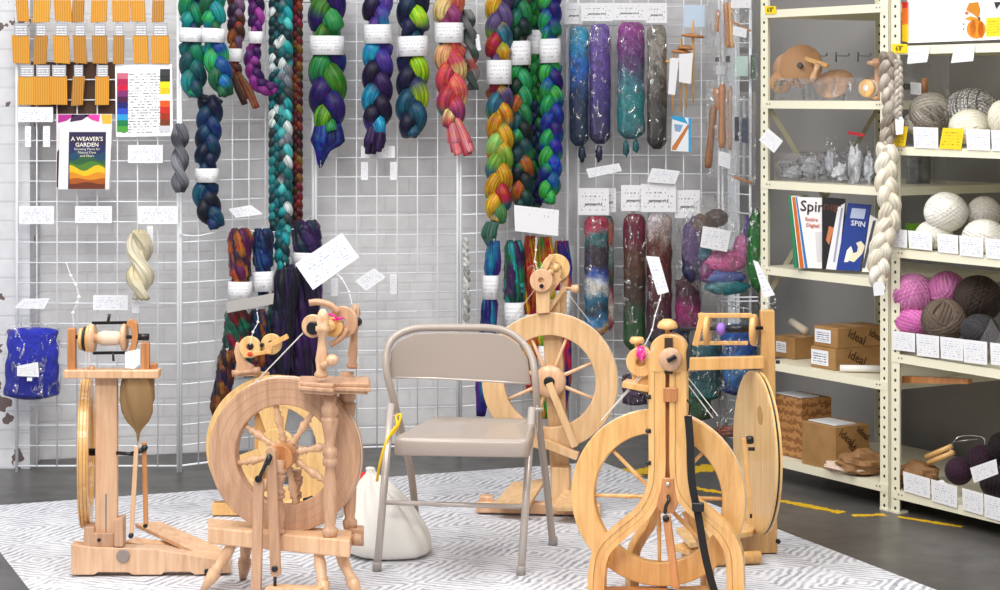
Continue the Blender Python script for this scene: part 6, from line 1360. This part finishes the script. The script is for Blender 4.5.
m = MB(); m.slab(sq(((975, 350), (991, 319), (1003, 338), (1003, 360)), -.0), NB_*.002); tag(m.build('plastic_sheet', PLAS2, base=True), 'clear plastic sheet leaning on the dark charcoal ball', 'plastic sheet')
for i, (a, b) in enumerate((((926, 457), (952, 446)), ((928, 463), (954, 452)))):
    m = MB(); m.tube([SP(a[0], a[1], .12), SP(b[0], b[1], .16)], .0095, 14); tag(m.build('wooden_dowel', W_GOLD, base=True), ['upper blond dowel beside the brown paper', 'lower blond dowel beside the brown paper'][i]+' on the bottom shelf', 'dowel', 'dowels on the bottom shelf')
crumple('brown paper wrapping under the dowels on the bottom shelf', 918, .10, zR[4], .075, .08, .05, '#8a6440', seed=7)
crumple('crumpled white paper beside the dark plum ball', 940, .05, zR[4], .04, .03, .03, '#d9d8dc', seed=8)
m = MB(); m.tube(smooth_path([SP(950, 452, .2), SP(958, 437, .25), SP(982, 437, .28), SP(984, 446, .28), SP(978, 447, .28)], 4), .002, 6); m.tube([SP(952, 442, .22), SP(978, 439, .28)], .0015, 5); tag(m.build('wire_hook', CHROME, base=True), 'bent silver wire hook above the dowels on the bottom shelf', 'hook')
m = MB(); m.slab([SP(x, y, .05) for x, y in ((902, 376), (968, 379), (968, 384), (902, 383))], NB_*.02); tag(m.build('wood_plank', W_DEEP, base=True), 'brown wood plank lying at the back below the price cards of the yarn ball row', 'plank')
# clear acrylic box and green packet
root = thing('clear_box', 'clear box with a black label behind the hanging grey braid', 'box', SP(918, 100, .3)); 
m = MB(); o = fxy(905, .10); o = Vector((SP(903, 90, .22).x, SP(903, 90, .22).y, zL[1]+.003))
zb0 = SP(918, 99, .3).z; 
m.obox(o+E_*.02+NB_*.08+UPV*.09, E_*.05, NB_*.09, UPV*.09); m.build('box_walls', PLAS2, root)
m = MB(); m.slab([SP(x, y, .24) for x, y in ((901, 83), (910, 84), (910, 90), (901, 89))], NB_*.002); m.build('black_label', BLACK, root)
m = MB(); m.slab([SP(x, y, .24) for x, y in ((910.5, 82), (921, 83), (921, 95), (910.5, 94))], NB_*.002, True); m.build('white_label', CARD, root)
m = MB(); m.lathe([(.003, -.01), (.03, -.01), (.03, .01), (.003, .01)], SP(925, 86, .3), Vector((1, -.3, 0)), 20); m.build('wooden_knob', W_DEEP, root)
m = MB(); m.obox(fxy(899, .05)+E_*.04+NB_*.06+UPV*(zR[2]+.045), E_*.018, NB_*.05, UPV*.045); root = tag(m.build('green_packet', flat('#5a8a1c', .4, coat=.4), base=True), 'small green packet beside the cream hanging braid', 'packet')
# hanging braids in front of the middle post, tags
def at_s(x, d): return SP(x, 200, d).y
braid('greyish brown plied braid hanging from the yellow tag on the middle post', [(889, 54), (888, 80), (892, 110), (886, 146)], 19, '#a89c90 #8a7e72 #bfb4a8 #9c9084', Y=at_s(890, -.05), seed=61, name='wool_braid', mat=YARN, group='wool braids on the middle shelf post')
braid('cream wool braid hanging below the greyish one on the middle post', [(888, 145), (886, 180), (890, 215), (880, 252), (878, 288)], 23, '#ece4d2 #e2d8c4 #f4eee0', Y=at_s(890, -.05), seed=62, name='wool_braid', mat=YARN, group='wool braids on the middle shelf post')
braid('thin grey strand with cream flecks beside the greyish braid', [(898, 60), (899, 90), (898, 120)], 9, '#c8beb2 #a39a90', Y=at_s(898, -.06), seed=63, name='wool_braid', mat=YARN, group='wool braids on the middle shelf post')
Yt = at_s(890, -.09)
tagcard('small rounded white tag on the greyish hanging braid', ((898, 115), (901, 115), (904, 120), (903, 134), (896, 135), (895, 120)), Yt, BLANK, 'tag', 'hang_tag')
tagcard('small rounded white tag at the foot of the cream braid', ((875, 282), (883, 282), (885, 286), (884, 295), (874, 296), (873, 286)), Yt, BLANK, 'tag', 'hang_tag')
tagcard('tilted white tag on the left shelf post', ((768, 128), (783, 141), (774, 153), (759, 140)), SP(768, 140, -.03).y, CARD, 'tag', 'hang_tag')

root = tray('clear bin on the third shelf seen past the cream hanging braid', 906, 918, .20, .34, zL[2]+.002, .15)
